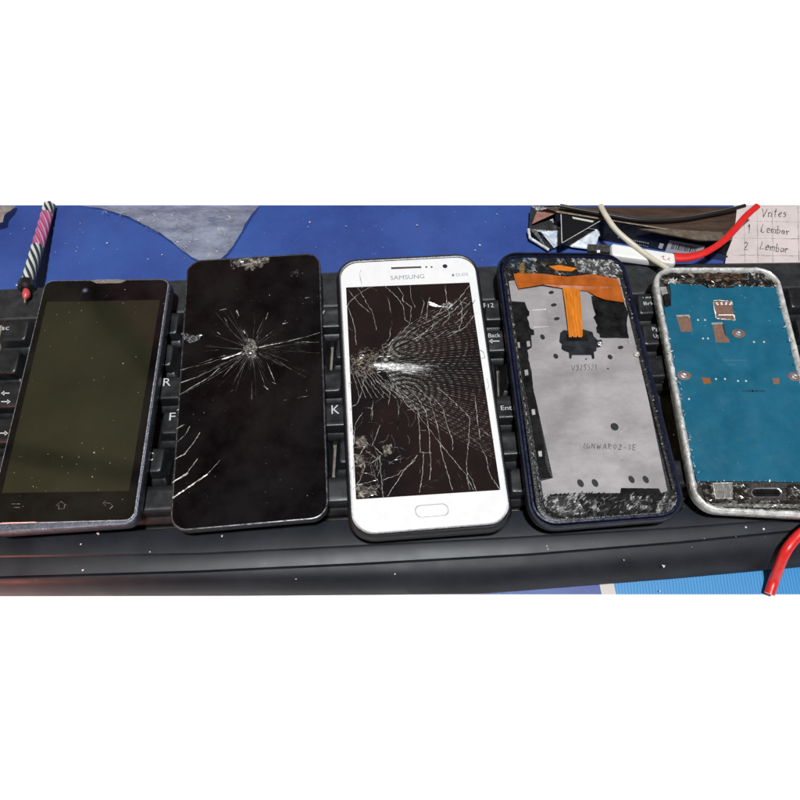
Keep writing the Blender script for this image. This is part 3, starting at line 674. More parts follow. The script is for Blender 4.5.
pp([(320, 545), (322, 530), (335, 520), (352, 522), (352, 516), (415, 518), (450, 528), (455, 545), (470, 560), (486, 558), (490, 572), (482, 586), (466, 588), (466, 602), (455, 606), (458, 632), (450, 634), (446, 618), (368, 618), (366, 632), (358, 632), (356, 608), (335, 600), (326, 592), (328, 575), (318, 565)], z7, 2.83, 2.7, 0, 'connector_shield', mat('connector_black', (.008, .010, .012), .4, var=.6, vscale=2, bump=.12, bscale=6, spec=.25))
pp([(345, 535), (425, 535), (432, 560), (350, 562)], z7, 2.88, 2.8, 0, 'connector', m_blk)
def ringpart(x, y, r, z, par, name='screw', material=None):
    mb = MB(); c = W(x, y, z)
    mb2 = [[c + Vector((k * r * math.cos(t), k * r * math.sin(t), dz)) for t in [i * math.pi / 8 for i in range(16)]] for k, dz in ((1.25, -.04), (1.2, .03), (.8, .04), (.62, 0), (.3, -.01))]
    loft(mb, mb2, False, True); return mb.build(name, material or m_chrome, par, True)
ringpart(600, 343.5, .11, 2.84, P4); ringpart(637, 354, .13, 2.84, P4, 'screw', m_tin)
m_hole = mat('hole_black', (.006, .006, .006), .6)
for x, y, a, b in [(285, 370, .15, .1), (295, 420, .16, .1), (307, 475, .16, .1), (250, 548, .12, .16), (303, 625, .12, .15), (520, 628, .12, .14), (562, 590, .15, .1)]:
    mb = MB(); disc(mb, W(*z7(x, y), 2.76), a, b, 2.74, 2.766, rot=.3); mb.build('hole', m_hole, pl)
for x, y, a, b in [(538, 107, .19, .2), (402, 333, .14, .2), (460, 332, .14, .2), (606, 318, .13, .19), (663, 318, .13, .19)]:
    mb = MB(); disc(mb, W(*z8(x, y), 2.76), a, b, 2.74, 2.766, rot=.4); mb.build('hole', m_hole, pl)
mb = MB(); hand(mb, 'V525521', 571, 370.5, 4.6, 5.5, 2.763, -.02, .035, .05)
disc(mb, W(608, 368.6, 2.763), .05, .05, 2.75, 2.766, col=(.03, .03, .03)); disc(mb, W(586, 359, 2.763), .05, .05, 2.75, 2.766, col=(.05, .05, .05))
mb.build('handwriting', m_ink, pl)
mb = MB(); hand(mb, 'NiNWAR02-3E', 584, 448.5, 6.2, 5.2, 2.763, .03, .035, .06); mb.build('handwriting', m_ink, pl)
mb = MB()
for _ in range(46):   # scuffs on the plate
    x, y = sample([(545, 380), (640, 380), (660, 470), (560, 470)]); a = random.gauss(-.5, .5); l = random.uniform(2, 9)
    crack(mb, [(x, y), (x + l * math.cos(a), y + l * math.sin(a))], .015, random.uniform(.4, .62), 2.758, jit=.3, step=3)
mb.build('scratches', m_ink, pl)
top_band = [(503, 260), (512, 256.5), (560, 258), (612, 260), (622, 268), (625, 276), (600, 277), (570, 275), (540, 274), (515, 272), (507, 280), (505, 276)]
mb = extr(pxpoly(top_band, 2.9), 2.6, 2.885, col=(.03, .03, .03))
mosaic(mb, top_band, 1.5, 2.892, (.006, .006, .007), (.42, .42, .42), .11, .08, 3, .5, 2.4)
mosaic(mb, [(572, 258.5), (612, 260.5), (621, 268), (622, 274), (600, 275), (578, 272)], 1.0, 2.905, (.03, .03, .03), (.75, .75, .75), .2, -.18, 8, .3, 1.6, .02, 2)
mosaic(mb, [(508, 260), (528, 258), (533, 266), (512, 270)], 1.1, 2.905, (.01, .015, .02), (.35, .5, .65), .22, .05, 9, .8, 2)
for i in range(34):
    x, y = sample(top_band); a = random.gauss(.75, .5); l = random.uniform(3, 10)
    crack(mb, [(x, y), (x + l * .6 * math.cos(a), min(y + l * .6 * math.sin(a), 275))], .022, random.uniform(.08, .45), 2.91, jit=.5)
mb.build('shattered_glass', m_shard, P4)
mb = MB(); extr(pxpoly([(519, 266), (523, 263), (525, 268), (524, 273), (520, 273)], 2.95), 2.85, 2.95, mb); shards(mb, [(519, 262), (525, 262), (525, 272), (519, 272)], 30, 1.4, 2.95, ((.1, .1, .08), (.9, .8, .5)), 1.5, .05)
mb.build('gold_contact', mat('gold', (.6, .42, .18), .3, .8), P4)
mb = extr(pxpoly([(549, 266), (560, 265), (577, 268), (572, 271), (556, 270)], 2.96), 2.9, 2.95); mb.build('orange_film', m_flex2, P4)
bot_band = [(541, 495), (580, 493), (620, 494), (661, 494), (676, 489), (684, 500), (681, 511), (670, 514), (580, 519), (555, 517), (545, 508)]
mb = extr(pxpoly(bot_band, 2.88), 2.6, 2.88, col=(.02, .02, .02))
mosaic(mb, bot_band, 1.5, 2.886, (.004, .004, .004), (.40, .40, .40), .10, .16, 21, -.8, 2.6)
mosaic(mb, [(544, 497), (574, 495), (580, 503), (588, 514), (562, 516), (548, 509)], 1.1, 2.897, (.02, .02, .02), (.62, .62, .62), .17, -.12, 31, -.5, 2.6, .02, 1.8)
mosaic(mb, [(663, 494), (679, 491), (682, 505), (672, 512), (655, 513)], 1.1, 2.897, (.01, .01, .01), (.62, .62, .62), .18, -.05, 35, -.9, 2.4, .02, 2)
mosaic(mb, [(622, 497), (650, 496), (652, 510), (620, 513)], 1.1, 2.897, (.008, .008, .008), (.5, .5, .5), .2, .05, 37, -.9, 2.4, .02, 2)
for i in range(60):
    x, y = sample([(545, 496), (678, 495), (680, 509), (555, 514)]); a = random.gauss(-.7, .5); l = random.uniform(3, 12)
    x1, y1 = x + l * math.cos(a), y + l * .8 * math.sin(a)
    if inside((x1, y1), bot_band): crack(mb, [(x, y), (x1, y1)], .024, random.uniform(.08, .5), 2.905, jit=.5)
mb.build('shattered_glass', m_shard, P4)
mb = MB()
for i in range(150):   # glass crumbs along both long sides
    t = random.random(); rgt = random.random() < .75
    x, y = (lerp(621, 681, t) + random.uniform(-5, 1), lerp(268, 500, t)) if rgt else (lerp(505, 542, t) + random.uniform(-1, 1.5), lerp(275, 500, t))
    if not rgt and random.random() < .3: continue
    shards(mb, [(x - 1, y - 1), (x + 1, y - 1), (x + 1, y + 1), (x - 1, y + 1)], 1, .8, 2.89, ((.02, .02, .02), (.5, .48, .42)), 1.6, .03, asp=.8)
crack(mb, [(504, 270), (508, 290), (524, 400), (536, 470), (541, 496)], .05, .35, 2.895, dash=1.7, jit=.3)
mb.build('glass_crumbs', m_shard, P4)

# ------------------------------------------------------------------ phone 5: bare silver frame with blue plate
P5, q = phone_root('stripped_smartphone', [(652, 266), (778, 266), (843, 518), (697, 510)], 'stripped phone body with teal blue inner plate inside a frayed silver rim')
def rough_ring(ins, z, amp, seed):
    pts = rring(q, 1.15, ins, 14); out = []
    for i, p in enumerate(pts):
        nx_ = pts[(i + 1) % len(pts)]
        k = max(1, int((nx_ - p).length / .12))
        for j in range(k):
            c = lerp(p, nx_, j / k); v = mnoise.noise(c * 3.1 + Vector((seed, 0, 0))) + .6 * mnoise.noise(c * 8 + Vector((0, seed, 0)))
            w_ = mnoise.noise(c * 4 + Vector((9, seed, 1)))
            out.append(Vector((c.x + amp * v, c.y + amp * w_, z + amp * .6 * w_)))
    return out
prof = [(.2, 2.2, 0, 1), (.04, 2.32, 0, 1), (0, 2.6, 0, 1), (0, 2.86, .01, 2), (.06, 2.94, .02, 3), (.12, 2.96, .03, 4), (.19, 2.93, .05, 5), (.25, 2.84, .08, 6), (.28, 2.6, .05, 6)]
rings = []
base = None
for ins, z, amp, sd in prof:
    pts = rring(q, 1.15, 0, 14); inn = rring(q, 1.15, ins, 14); out = []
    for i in range(len(pts)):
        j = (i + 1) % len(pts); k = max(1, int((pts[j] - pts[i]).length / .12))
        for t in range(k):
            c = lerp(inn[i], inn[j], t / k); v = mnoise.noise(c * 3.1 + Vector((sd, 0, 0))) + .6 * mnoise.noise(c * 8 + Vector((0, sd, 0))); w_ = mnoise.noise(c * 4 + Vector((9, sd, 1)))
            out.append(Vector((c.x + amp * v, c.y + amp * w_, z + amp * .5 * w_)))
    rings.append(out[::-1])
mb = MB(); loft(mb, rings, True, False)
mb.build('frame', mat('frayed_silver', (.62, .62, .60), .32, .35, var=.35, vscale=3, bump=.25, bscale=9, rvar=.1, speck=.4, speckcol=(.28, .24, .18)), P5, True, 50)
m_gunk = mat('dark_residue', (.03, .025, .022), .5, var=.7, vscale=5, bump=1., bscale=14, speck=.6, speckcol=(.3, .27, .22))
rprism(q, 1.0, [(.3, 2.3), (.3, 2.66)]).build('inner_tray', m_gunk, P5)
m_teal = mat('teal_film', (.006, .094, .158), .33, var=.14, vscale=.8, rvar=.08, bump=.04, bscale=5)
tp = extr(pxpoly([(669, 283), (703, 285), (708, 288), (733, 288), (735, 286), (776, 287), (779, 296), (800, 372), (826, 483), (770, 481.5), (697, 481), (690, 455), (674, 385), (664, 306), (671, 306), (671, 292)], 2.78), 2.6, 2.78).build('inner_plate', m_teal, P5)
m_cop = mat('copper_pad', (.23, .13, .095), .4, .3, var=.2, vscale=5, bump=.15, bscale=15)
z9 = lambda X, Y: (640 + X / 5, 255 + Y / 5)
def p5(pts, z, name, material, par=tp, z0=2.77): return extr([W(*z9(*p), z) for p in pts], z0, z).build(name, material, par)
p5([(182, 306), (243, 303), (250, 312), (263, 382), (205, 384)], 2.788, 'copper_pad', m_cop)
p5([(180, 300), (246, 298), (252, 312), (246, 316), (242, 306), (184, 308)], 2.795, 'pad_edge', m_tin)
p5([(368, 230), (456, 228), (475, 325), (385, 316)], 2.788, 'copper_pad', m_cop)
mb = MB()
for (x0, x1, y) in ((383, 455, 240), (388, 450, 247), (398, 462, 300)):
    for k in range(7):
        x = x0 + (x1 - x0) * k / 6
        if k % 2 == 0 or y == 300: disc(mb, W(*z9(x, y), 2.79), .055, .03, 2.78, 2.8)
for pr_ in ([(366, 235), (380, 316)], [(455, 228), (462, 250)], [(385, 318), (475, 326), (470, 300)], [(368, 229), (385, 226), (440, 230)]): crack(mb, [z9(*p) for p in pr_], .06, .9, 2.79, jit=.3)
mb.build('solder_joints', m_shard, tp)
p5([(362, 345), (410, 344), (425, 400), (448, 424), (447, 438), (380, 437)], 2.788, 'copper_pad', m_cop)
p5([(357, 338), (412, 336), (414, 346), (360, 348)], 2.795, 'pad_edge', m_tin)
p5([(410, 344), (416, 344), (430, 395), (426, 402)], 2.794, 'pad_edge', m_hole)
p5([(308, 612), (350, 615), (356, 640), (320, 645)], 2.788, 'solder_pad', mat('orange_pad', (.35, .13, .04), .35, .4))
p5([(662, 615), (695, 614), (698, 645), (668, 645)], 2.788, 'solder_pad', m_cop)
for (x, y) in ((738.5, 333), (684, 375), (795, 376)):
    mb = MB(); disc(mb, W(x, y + .5, 2.78), .34, .26, 2.77, 2.79); bs = mb.build('screw_seat', m_cop, tp); ringpart(x, y, .15, 2.84, P5)
mb = MB()
for i in range(90):
    x, y = sample([(672, 290), (775, 290), (800, 380), (798, 478), (700, 478)])
    shards(mb, [(x - .5, y - .5), (x + .5, y - .5), (x + .5, y + .5), (x - .5, y + .5)], 1, .5, 2.782, ((.0, .04, .07), (.35, .5, .55)), 3, .005, asp=.8, dz=0)
for (x, y) in [(703, 338.5), (708, 338.5), (738, 381), (746, 381), (716, 379), (725, 379), (754, 342), (764, 342), (698, 320), (705, 320), (689, 399)]: disc(mb, W(x, y, 2.78), .05, .06, 2.77, 2.786, 8, (.5, .5, .5))
mb.build('dust_specks', m_shard, tp)
m_faint = mat('faint_print', (.03, .13, .17), .5)
for (x0, x1, y, mm, sz) in ((724, 747, 360.3, m_faint, .045), (729, 735, 364.8, m_faint, .045), (743, 765, 391, mat('dark_print', (.003, .045, .085), .5), .07)):
    mb = MB(); x = x0
    while x < x1: disc(mb, W(x, y, 2.78), sz * random.uniform(.6, 1.3), sz, 2.775, 2.783, 6); x += random.uniform(1.3, 2.4)
    mb.build('faint_print', mm, tp)
# upper debris, side clip, lower module and slot
mb = MB(); tb = [(662, 275), (672, 270), (770, 271), (778, 280), (778, 288), (735, 287), (708, 288), (700, 284), (668, 283), (664, 296), (662, 290)]
mosaic(mb, tb, 1.4, 2.72, (.008, .007, .006), (.32, .27, .22), .14, .0, 41, .2, 2.2, .05, 2)
mosaic(mb, [(700, 273), (742, 273), (746, 281), (706, 282)], 1.2, 2.79, (.02, .012, .008), (.22, .15, .10), .2, -.2, 43, .1, 3.2, .04, 2)
mosaic(mb, [(746, 273), (768, 274), (772, 283), (748, 284)], 1.0, 2.79, (.004, .004, .004), (.6, .58, .55), .25, .05, 44, .2, 1.5, .04, 3)
shards(mb, [(668, 279), (677, 279), (676, 284), (669, 284)], 40, 1.5, 2.78, ((.3, .3, .3), (.8, .8, .8)), 1, .05)
shards(mb, [(670, 283), (775, 286), (776, 288), (670, 285)], 60, .8, 2.8, ((.02, .1, .15), (.6, .65, .65)), 1.5, .03)
mb.build('glue_residue', m_shard, P5)
p5([(100, 160), (130, 158), (140, 195), (112, 200)], 2.86, 'clip', m_tin, P5, 2.6)
p5([(118, 196), (146, 192), (152, 250), (128, 258)], 2.86, 'clip', m_blk, P5, 2.6)
z0_ = lambda X, Y: (680 + X / 6.667, 450 + Y / 6.667)
mb = MB(); extr([W(*z0_(*p), 2.76) for p in [(218, 222), (350, 218), (352, 290), (345, 325), (235, 325), (225, 280)]], 2.6, 2.76, mb, (.18, .17, .16))
for k in range(14): crack(mb, [z0_(232 + k * 8.5, 228), z0_(238 + k * 8.5, 318)], .03, .4, 2.765, jit=.4)
for p in ([(222, 226), (236, 322), (348, 324)], [(218, 222), (350, 218)]): crack(mb, [z0_(*x) for x in p], .06, .75, 2.77, jit=.2)
mb.build('vibration_module', m_shard, P5)
qs = quad([z0_(470, 248), z0_(678, 248), z0_(690, 318), z0_(478, 318)], 2.85)
mb = MB(); loft(mb, [atz(rring(qs, .26, 0), 2.6)[::-1], atz(rring(qs, .26, 0), 2.82)[::-1], atz(rring(qs, .26, .03), 2.85)[::-1], atz(rring(qs, .26, .07), 2.83)[::-1], atz(rring(qs, .26, .09), 2.7)[::-1]], False, False)
us = mb.build('home_button_slot', m_chrome, P5, True)
rprism(qs, .26, [(.08, 2.6), (.08, 2.72)]).build('slot_floor', m_blk, us)
mb = MB(); bb = [(700, 482), (815, 483), (822, 505), (800, 509), (712, 506), (703, 496)]
slot = [(748, 485), (786, 485), (786, 500), (750, 500)]; modp = [(712, 482), (733, 482), (733, 499), (714, 499)]
for pg, sd_ in (([(700, 482), (713, 483), (715, 500), (716, 505), (706, 502)], 1), ([(713, 499.5), (800, 501), (800, 508), (716, 506)], 2), ([(733, 483), (749, 484), (750, 500), (735, 500)], 3), ([(787, 484), (815, 484), (820, 506), (788, 504)], 4)):
    mosaic(mb, pg, 1.3, 2.72, (.010, .009, .008), (.42, .39, .35), .18, -.05, 50 + sd_, .1 * sd_, 2, .05, 1.6)
mosaic(mb, [(712, 503.5), (800, 504.5), (800, 508), (716, 507)], 1.0, 2.84, (.1, .1, .09), (.8, .78, .74), .2, -.05, 60, .05, 2.4, .04, 2)
for i in range(30): x = random.uniform(697, 800); shards(mb, [(x, 480.5), (x + 1, 480.5), (x + 1, 482), (x, 482)], 1, .9, 2.8, ((.1, .15, .2), (.8, .8, .8)), 1, .04)
mb.build('glue_residue', m_shard, P5)
mb = MB()
for i in range(110):
    t = random.random(); l = random.random() < .6
    x, y = (lerp(657, 696, t), lerp(290, 480, t)) if l else (lerp(776, 815, t), lerp(285, 440, t))
    x += random.uniform(-1.5, 3)
    shards(mb, [(x - 1, y - 1), (x + 1, y - 1), (x + 1, y + 1), (x - 1, y + 1)], 1, 1.5, 2.93, ((.25, .2, .15), (.8, .8, .76)), 1.2, .08, asp=.4)
mb.build('frayed_adhesive', m_shard, P5)

# ------------------------------------------------------------------ birthday candle
CN = empty('birthday_candle', W(38, 245, 0), 'thin twisted candle striped pink, black and white lying on the blue cloth at upper left', 'candle')
a, b = W(49.5, 205.5, .35), W(27.5, 283, 1.45); mb = MB(); ax = (b - a); Ln = ax.length; d = ax.normalized()
sd = d.cross(Vector((0, 0, 1))).normalized(); upv = sd.cross(d); NS = 110; NA = 60; g = []
for i in range(NS + 1):
    s = i / NS; tw = s * Ln * 1.55
    row = []
    for k in range(NA):
        th = 2 * math.pi * k / NA; rr = .31 + .045 * abs(math.cos(3 * th)) if True else .3
        row.append(mb.vert(a + ax * s + (sd * math.cos(th + tw) + upv * math.sin(th + tw)) * rr))
    g.append(row)
for i in range(NS):
    s = i / NS; pk = .12 < s < .56
    for k in range(NA):
        lobe = (k // 5) % 2; fine = (k % 5)
        if pk: c = (.52, .10, .24) if lobe == 0 else ((.48, .30, .36) if fine < 2 else (.42, .07, .19))
        else: c = (.6, .62, .58) if lobe == 0 else (.025, .03, .035)
        if pk and fine == 4: c = (.09, .03, .06)
        j = (k + 1) % NA; mb.face((g[i][k], g[i][j], g[i + 1][j], g[i + 1][k]), c)
mb.face(g[0]); mb.face(g[-1][::-1])
mb.build('candle_stick', mat('wax', (1, 1, 1), .4, vc=True), CN, True, 60)
mb = MB(); c0, c1 = W(27.5, 281, 1.45), W(26, 290, 1.55); tube(mb, [c0, lerp(c0, c1, .2), lerp(c0, c1, .8), c1], [.3, .44, .44, .3], 20); mb.build('holder_cup', mat('black_holder', (.01, .01, .012), .35), CN, True)
mb = MB(); tube(mb, [c1, W(26.5, 293, 1.6), W(26.2, 296, 1.6), W(25, 299, 1.6)], [.14, .21, .2, .08], 14); mb.build('wax_tip', mat('red_wax', (.55, .07, .08), .35), CN, True)
mb = MB(); tube(mb, [W(25, 298, 1.6), W(24.6, 303, 1.55)], .035, 8); mb.build('wick', mat('wick', (.3, .22, .15), .8), CN)

# ------------------------------------------------------------------ crumpled plastic
def crumple(name, outline, material, zb, amp, seed, sub=5):
    P = pxpoly(outline, zb); bm = bmesh.new(); vs = [bm.verts.new(p) for p in P]; bm.faces.new(vs)
    bmesh.ops.triangulate(bm, faces=bm.faces[:])
    for it in range(sub):
        ed = [e for e in bm.edges if e.calc_length() > .22]
        if ed: bmesh.ops.subdivide_edges(bm, edges=ed, cuts=1)
        bmesh.ops.triangulate(bm, faces=bm.faces[:])
    mb = MB(); bm.verts.ensure_lookup_table()
    for v in bm.verts:
        c = v.co; s = Vector((seed, seed * 2, 0)); fold = 0
        for f_, k in ((.35, .9), (.9, .55), (2.0, .3), (4.2, .12)): fold += k * (1 - 2 * abs(mnoise.noise(c * f_ + s)))
        ed = min(1, max(0, ((tl + (tr - tl) * ((c.x - tl.x) / (tr.x - tl.x))).y - .35 - c.y) / .8))
        mb.vert((c.x, c.y, zb + (amp * fold * .5 + amp * .3) * ed))
    bm.faces.ensure_lookup_table()
    for f in bm.faces: mb.face([v.index for v in f.verts] if f.normal.z > 0 else [v.index for v in f.verts][::-1])
    bm.free()
    return mb.build(name, material, smooth=True, angle=25)
m_poly = mat('clear_plastic', (.38, .385, .40), .2, var=.4, vscale=.8, bump=.25, bscale=3, rvar=.08, ior=1.5, alpha=.46, stretch=(.6, 1.8, 1))
o = crumple('plastic_bag', [(80, 205.5), (100, 208), (125, 217), (150, 229), (172, 243), (192, 259), (200, 264), (222, 262), (232, 250), (246, 228), (259, 205.5)], m_poly, .22, .32, 4, 6)
tag(o, 'crinkled clear plastic bag lying on the cloth behind the star cracked black phone', 'plastic bag')
mb = MB(); n = 0
bagp = [(86, 206.5), (125, 217), (172, 241), (200, 260), (222, 259), (244, 228), (256, 206.5)]
for _ in range(105):
    x, y = sample(bagp); an = random.gauss(.12, .25); pts = [(x, y)]
    for k in range(random.randint(3, 8)):
        x += 3 * math.cos(an); y += 3 * math.sin(an); an += random.gauss(0, .45)
        if inside((x, y), bagp): pts.append((x, y))
    if len(pts) > 2: crack(mb, pts, random.uniform(.015, .035), random.uniform(.16, .5), .46, jit=.2, tint=(1, 1, 1.02), taper=True)
for (x, y) in [(102, 211), (150, 214), (152, 219), (170, 213), (137, 218), (200, 228), (218, 228), (192, 240), (205, 240), (216, 241), (206, 248), (208, 253), (182, 247), (227, 238), (226, 216), (120, 213), (205, 256), (214, 250)]:
    for k in range(3): a = random.gauss(.2, .6); crack(mb, [(x, y), (x + 2 * math.cos(a), y + 2 * math.sin(a)), (x + 4.5 * math.cos(a + .5), y + 3 * math.sin(a + .5))], .028, random.uniform(.4, .9), .47, jit=.6, tint=(1, 1, 1)); x += 1.2
glint = mb.build('crease_glint', m_crack_glint, o)  # highlights and sparkles on the bag's folds, painted as white slivers
o = crumple('plastic_wrapper', [(-8, 205.5), (16, 205.5), (13, 213), (7, 220), (6, 226), (-8, 230)], mat('brownish_plastic', (.28, .23, .19), .3, var=.4, vscale=2, bump=.6, alpha=.8), .3, .35, 11, 5)
tag(o, 'scrap of brownish crinkled plastic at the far left edge of the blue cloth', 'plastic wrapper')

# ------------------------------------------------------------------ carton, cables, paper
BX = empty('cardboard_box', W(650, 222, 0), 'flattened black printed carton with barcode and torn open flap behind the keyboard', 'box')
m_ct = mat('carton_brown', (.025, .014, .010), .45, col2=(.07, .04, .025), vscale=1.2, bump=.2, bscale=8, stretch=(.5, 3, 1))
m_cb = mat('carton_black', (.012, .012, .014), .3, var=.4, vscale=2, bump=.15)
zt = 1.5
_ea, _eb = W(556, 212, zt), W(732, 240, zt); e = [lerp(_ea, _eb, k) for k in (0, .25, .5, .76, 1)]
bk = [W(x, y, zt) for x, y in [(536, 205.5), (600, 205.5), (640, 205.5), (690, 205.5), (738, 205.5)]]
mb = MB(); ra = [mb.vert(p) for p in e]; rb = [mb.vert(p + Vector((0, 0, -.12))) for p in bk]; rm = [mb.vert(lerp(a_, b_, .5) + Vector((0, 0, .07))) for a_, b_ in zip(e, bk)]
for A_, B_ in ((ra, rm), (rm, rb)):
    for i in range(4): mb.face((A_[i], A_[i + 1], B_[i + 1], B_[i]))
mb.build('top_panel', m_ct, BX, True)
mb = MB(); ra = [mb.vert(p) for p in e]; rf = [mb.vert((p.x + .1, p.y - .05 - .25, .06)) for p in e]
for i in range(4): mb.face((rf[i], rf[i + 1], ra[i + 1], ra[i]))
# sides and bottom
mb.face((ra[4], rf[4], mb.vert((bk[4].x, bk[4].y, .06)), mb.vert(bk[4] + Vector((0, 0, -.12)))))
mb.build('front_panel', m_cb, BX)
mb = MB(); tube(mb, [p + Vector((0, 0, .02)) for p in e], .045, 8, col=(1, 1, 1)); mb.build('worn_edge', mat('worn_board', (.22, .17, .12), .7, var=.5, vscale=4), BX, True)
mb = MB()   # second fold: brown strip lying on top
extr(pxpoly([(640, 228.5), (672, 229), (722, 232), (731, 240), (700, 240), (668, 234)], 1.62), 1.5, 1.6, mb)
mb.build('board_layer', mat('worn_board2', (.09, .065, .045), .7, var=.4, vscale=3), BX)
def onfront(px, py):  # point on the carton's sloping front at photo position
    A0, A1 = e[0], e[-1]; n_ = (A1 - A0).cross(Vector((.1, -.3, -1.44))).normalized()
    dd = (px - 400) / F * CR - (py - 400) / F * CU - CB
    t = (A0 - CP).dot(n_) / dd.dot(n_); return CP + dd * t - dd.normalized() * .09
def fpoly(pts, col, mb): mb.poly([onfront(*p) for p in pts][::-1], col)
mb = MB(); fpoly([(669.5, 240), (705, 246), (698, 262), (664, 254)], (.5, .5, .52), mb); lb = mb.build('barcode_label', m_ink, BX)
mb = MB(); x = 672.5
while x < 697:
    w_ = random.choice([.5, .8, 1.2]); t = (x - 672.5) / 25
    y0 = 243 + t * 4
    pts = [(x, y0), (x + w_, y0 + .1), (x + w_ - 1.8, y0 + 6), (x - 1.8, y0 + 5.9)]
    mb.poly([onfront(*p) + Vector((0, -.01, .015)) for p in pts][::-1], (.02, .02, .02)); x += w_ + random.choice([.6, .9, 1.3])
mb.build('bars', m_ink, lb)
mb = MB()
for k in range(15):
    x = 618 + k * 2.1; y = 236.5 + k * .42
    fpoly([(x, y), (x + random.uniform(.8, 1.6), y + .3), (x + 1, y + 1.7), (x - .2, y + 1.4)], (.35, .35, .35), mb)
for k in range(11):
    x = 627 + k * 2.0; y = 241.5 + k * .42
    fpoly([(x, y), (x + random.uniform(.8, 1.5), y + .3), (x + 1, y + 1.4), (x - .2, y + 1.1)], (.25, .25, .25), mb)
fpoly([(660, 243), (664, 244), (662, 249), (658, 248)], (.5, .5, .5), mb)
fpoly([(712, 252), (728, 256), (726, 262), (706, 261)], (.03, .04, .10), mb)
mb.build('small_print', m_ink, BX)
# torn flap pieces on the left
def slab(pts, zs, th, name, material, par=BX, col=(1, 1, 1)):
    top = [W(x, y, z) for (x, y), z in zip(pts, zs)]; mb = MB()
    ar = sum(top[i].x * top[(i + 1) % len(top)].y - top[(i + 1) % len(top)].x * top[i].y for i in range(len(top)))
    if ar < 0: top = top[::-1]
    hi = [mb.vert(p) for p in top]; lo_ = [mb.vert(p - Vector((0, 0, th))) for p in top]; n = len(top)
    mb.face(hi, col); mb.face(lo_[::-1], col)
    for i in range(n): mb.face((lo_[i], lo_[(i + 1) % n], hi[(i + 1) % n], hi[i]), col)
    return mb.build(name, material, par)
slab([(529, 229), (531, 206), (560, 205.5), (600, 208), (600, 236), (566, 232), (540, 232)], [.5, .8, 1.2, 1.38, .6, .5, .45], .12, 'inner_liner', m_cb)
slab([(532, 224), (537, 211), (556, 206.5), (580, 212), (576, 214), (556, 213)], [.75, .95, 1.35, 1.47, 1.4, 1.3], .03, 'pink_flap', mat('pinkish_board', (.25, .12, .10), .5, var=.3, vscale=3))
slab([(530, 229), (536, 230), (553, 248), (548, 250), (541, 243)], [.55, .6, .3, .3, .4], .12, 'flap_fold', m_cb)
mb = MB(); tube(mb, [W(528.5, 229, .5), W(530, 238, .4), (W(541, 245, .3)), W(549, 250, .3)], .09, 8); mb.build('flap_edge', mat('white_board_edge', (.5, .5, .52), .5, var=.4, vscale=4), BX, True)
m_pic = mat('picture_print', (.14, .2, .32), .35, col2=(.6, .62, .62), vscale=2.2)
slab([(541, 232), (562, 230), (600, 231), (595, 250), (572, 247), (562, 243), (554, 248)], [.62, .7, .75, .3, .3, .35, .3], .03, 'printed_panel', m_pic)
slab([(561, 214), (600, 221), (596, 223), (562, 243)], [1.75, 1.75, 1.75, 1.4], .04, 'triangle_flap', mat('matte_black_card', (.003, .003, .0035), .6, spec=.1))
slab([(572, 216.6), (594, 220.8), (592.5, 222.4), (573, 218.6)], [1.78, 1.78, 1.78, 1.78], .02, 'highlight_strip', mat('pale_strip', (.5, .48, .46), .5))  # highlight on the black flap, painted as a pale bar
mb = MB(); tube(mb, [W(561, 214, 1.77), W(562, 243, 1.42)], .025, 6); tube(mb, [W(562, 243, 1.42), W(600, 221, 1.77)], .02, 6); mb.build('flap_edge', MATS['white_board_edge'], BX)
# black cords over the box
mb = MB(); pt = [W(x, y, z) for x, y, z in ((560, 205.6, 1.9), (600, 213, 1.85), (640, 219.5, 1.85), (680, 219, 1.85), (720, 212, 1.9), (745, 205.6, 1.9))]
tube(mb, spline(pt), .11, 10); tag(mb.build('black_cord', mat('black_cord', (.014, .013, .013), .35), smooth=True), 'thin black cord curving across the top of the black carton', 'cord')
# paper note
PN = empty('paper_note', W(764, 235, 0), 'sheet of paper with handwritten lines beside the black carton at upper right', 'paper')
m_pp = mat('paper', (.55, .475, .46), .8, var=.08, vscale=1, bump=.15, bscale=3)
slab([(734, 205.5), (812, 205.5), (816, 264), (725, 264), (729, 240)], [.35, .3, .3, .3, .33], .03, 'sheet', m_pp, PN)
mb = MB(); z = .335
hand(mb, 'Vntes', 761, 217, 6.2, 8.2, z, .0, .06, .07, .5, .22)
hand(mb, '1', 747.5, 233, 7, 9, z, .0, .07, .06, .2); hand(mb, 'Lembar', 761, 232, 6.0, 8, z, .10, .055, .08, .55, .2)
hand(mb, '2', 744, 250, 7, 8, z, 0, .07, .06, .2); hand(mb, 'Lembar', 760, 249, 6.0, 7.6, z, .13, .055, .08, .55, .2)
mb.build('handwriting', m_ink, PN)
mb = MB()
for y in (222, 239, 256): crack(mb, [(733, y - 1), (812, y)], .02, .52, .333, jit=.3, tint=(1, .7, .69), dash=.7)
for x in (744, 757, 772, 798): crack(mb, [(x, 207), (x + 1, 262)], .018, .5, .333, jit=.3, tint=(1, .72, .7), dash=.6)
mb.build('ruled_lines', m_ink, PN)
# cream usb lead
m_cream = mat('cream_rubber', (.55, .50, .40), .4, var=.1, vscale=3)
mb = MB(); pt = [W(x, y, z) for x, y, z in ((600.5, 205.8, 2.1), (606, 216, 2.2), (617, 231, 2.1), (636, 247, 1.9), (652, 259, 1.9), (667, 269, 2.0), (680, 285, 2.0))]
tube(mb, spline(pt), .16, 14); tag(mb.build('charging_cable', m_cream, smooth=True), 'cream white round cable running down past the white plug to the silver rimmed phone', 'cable')
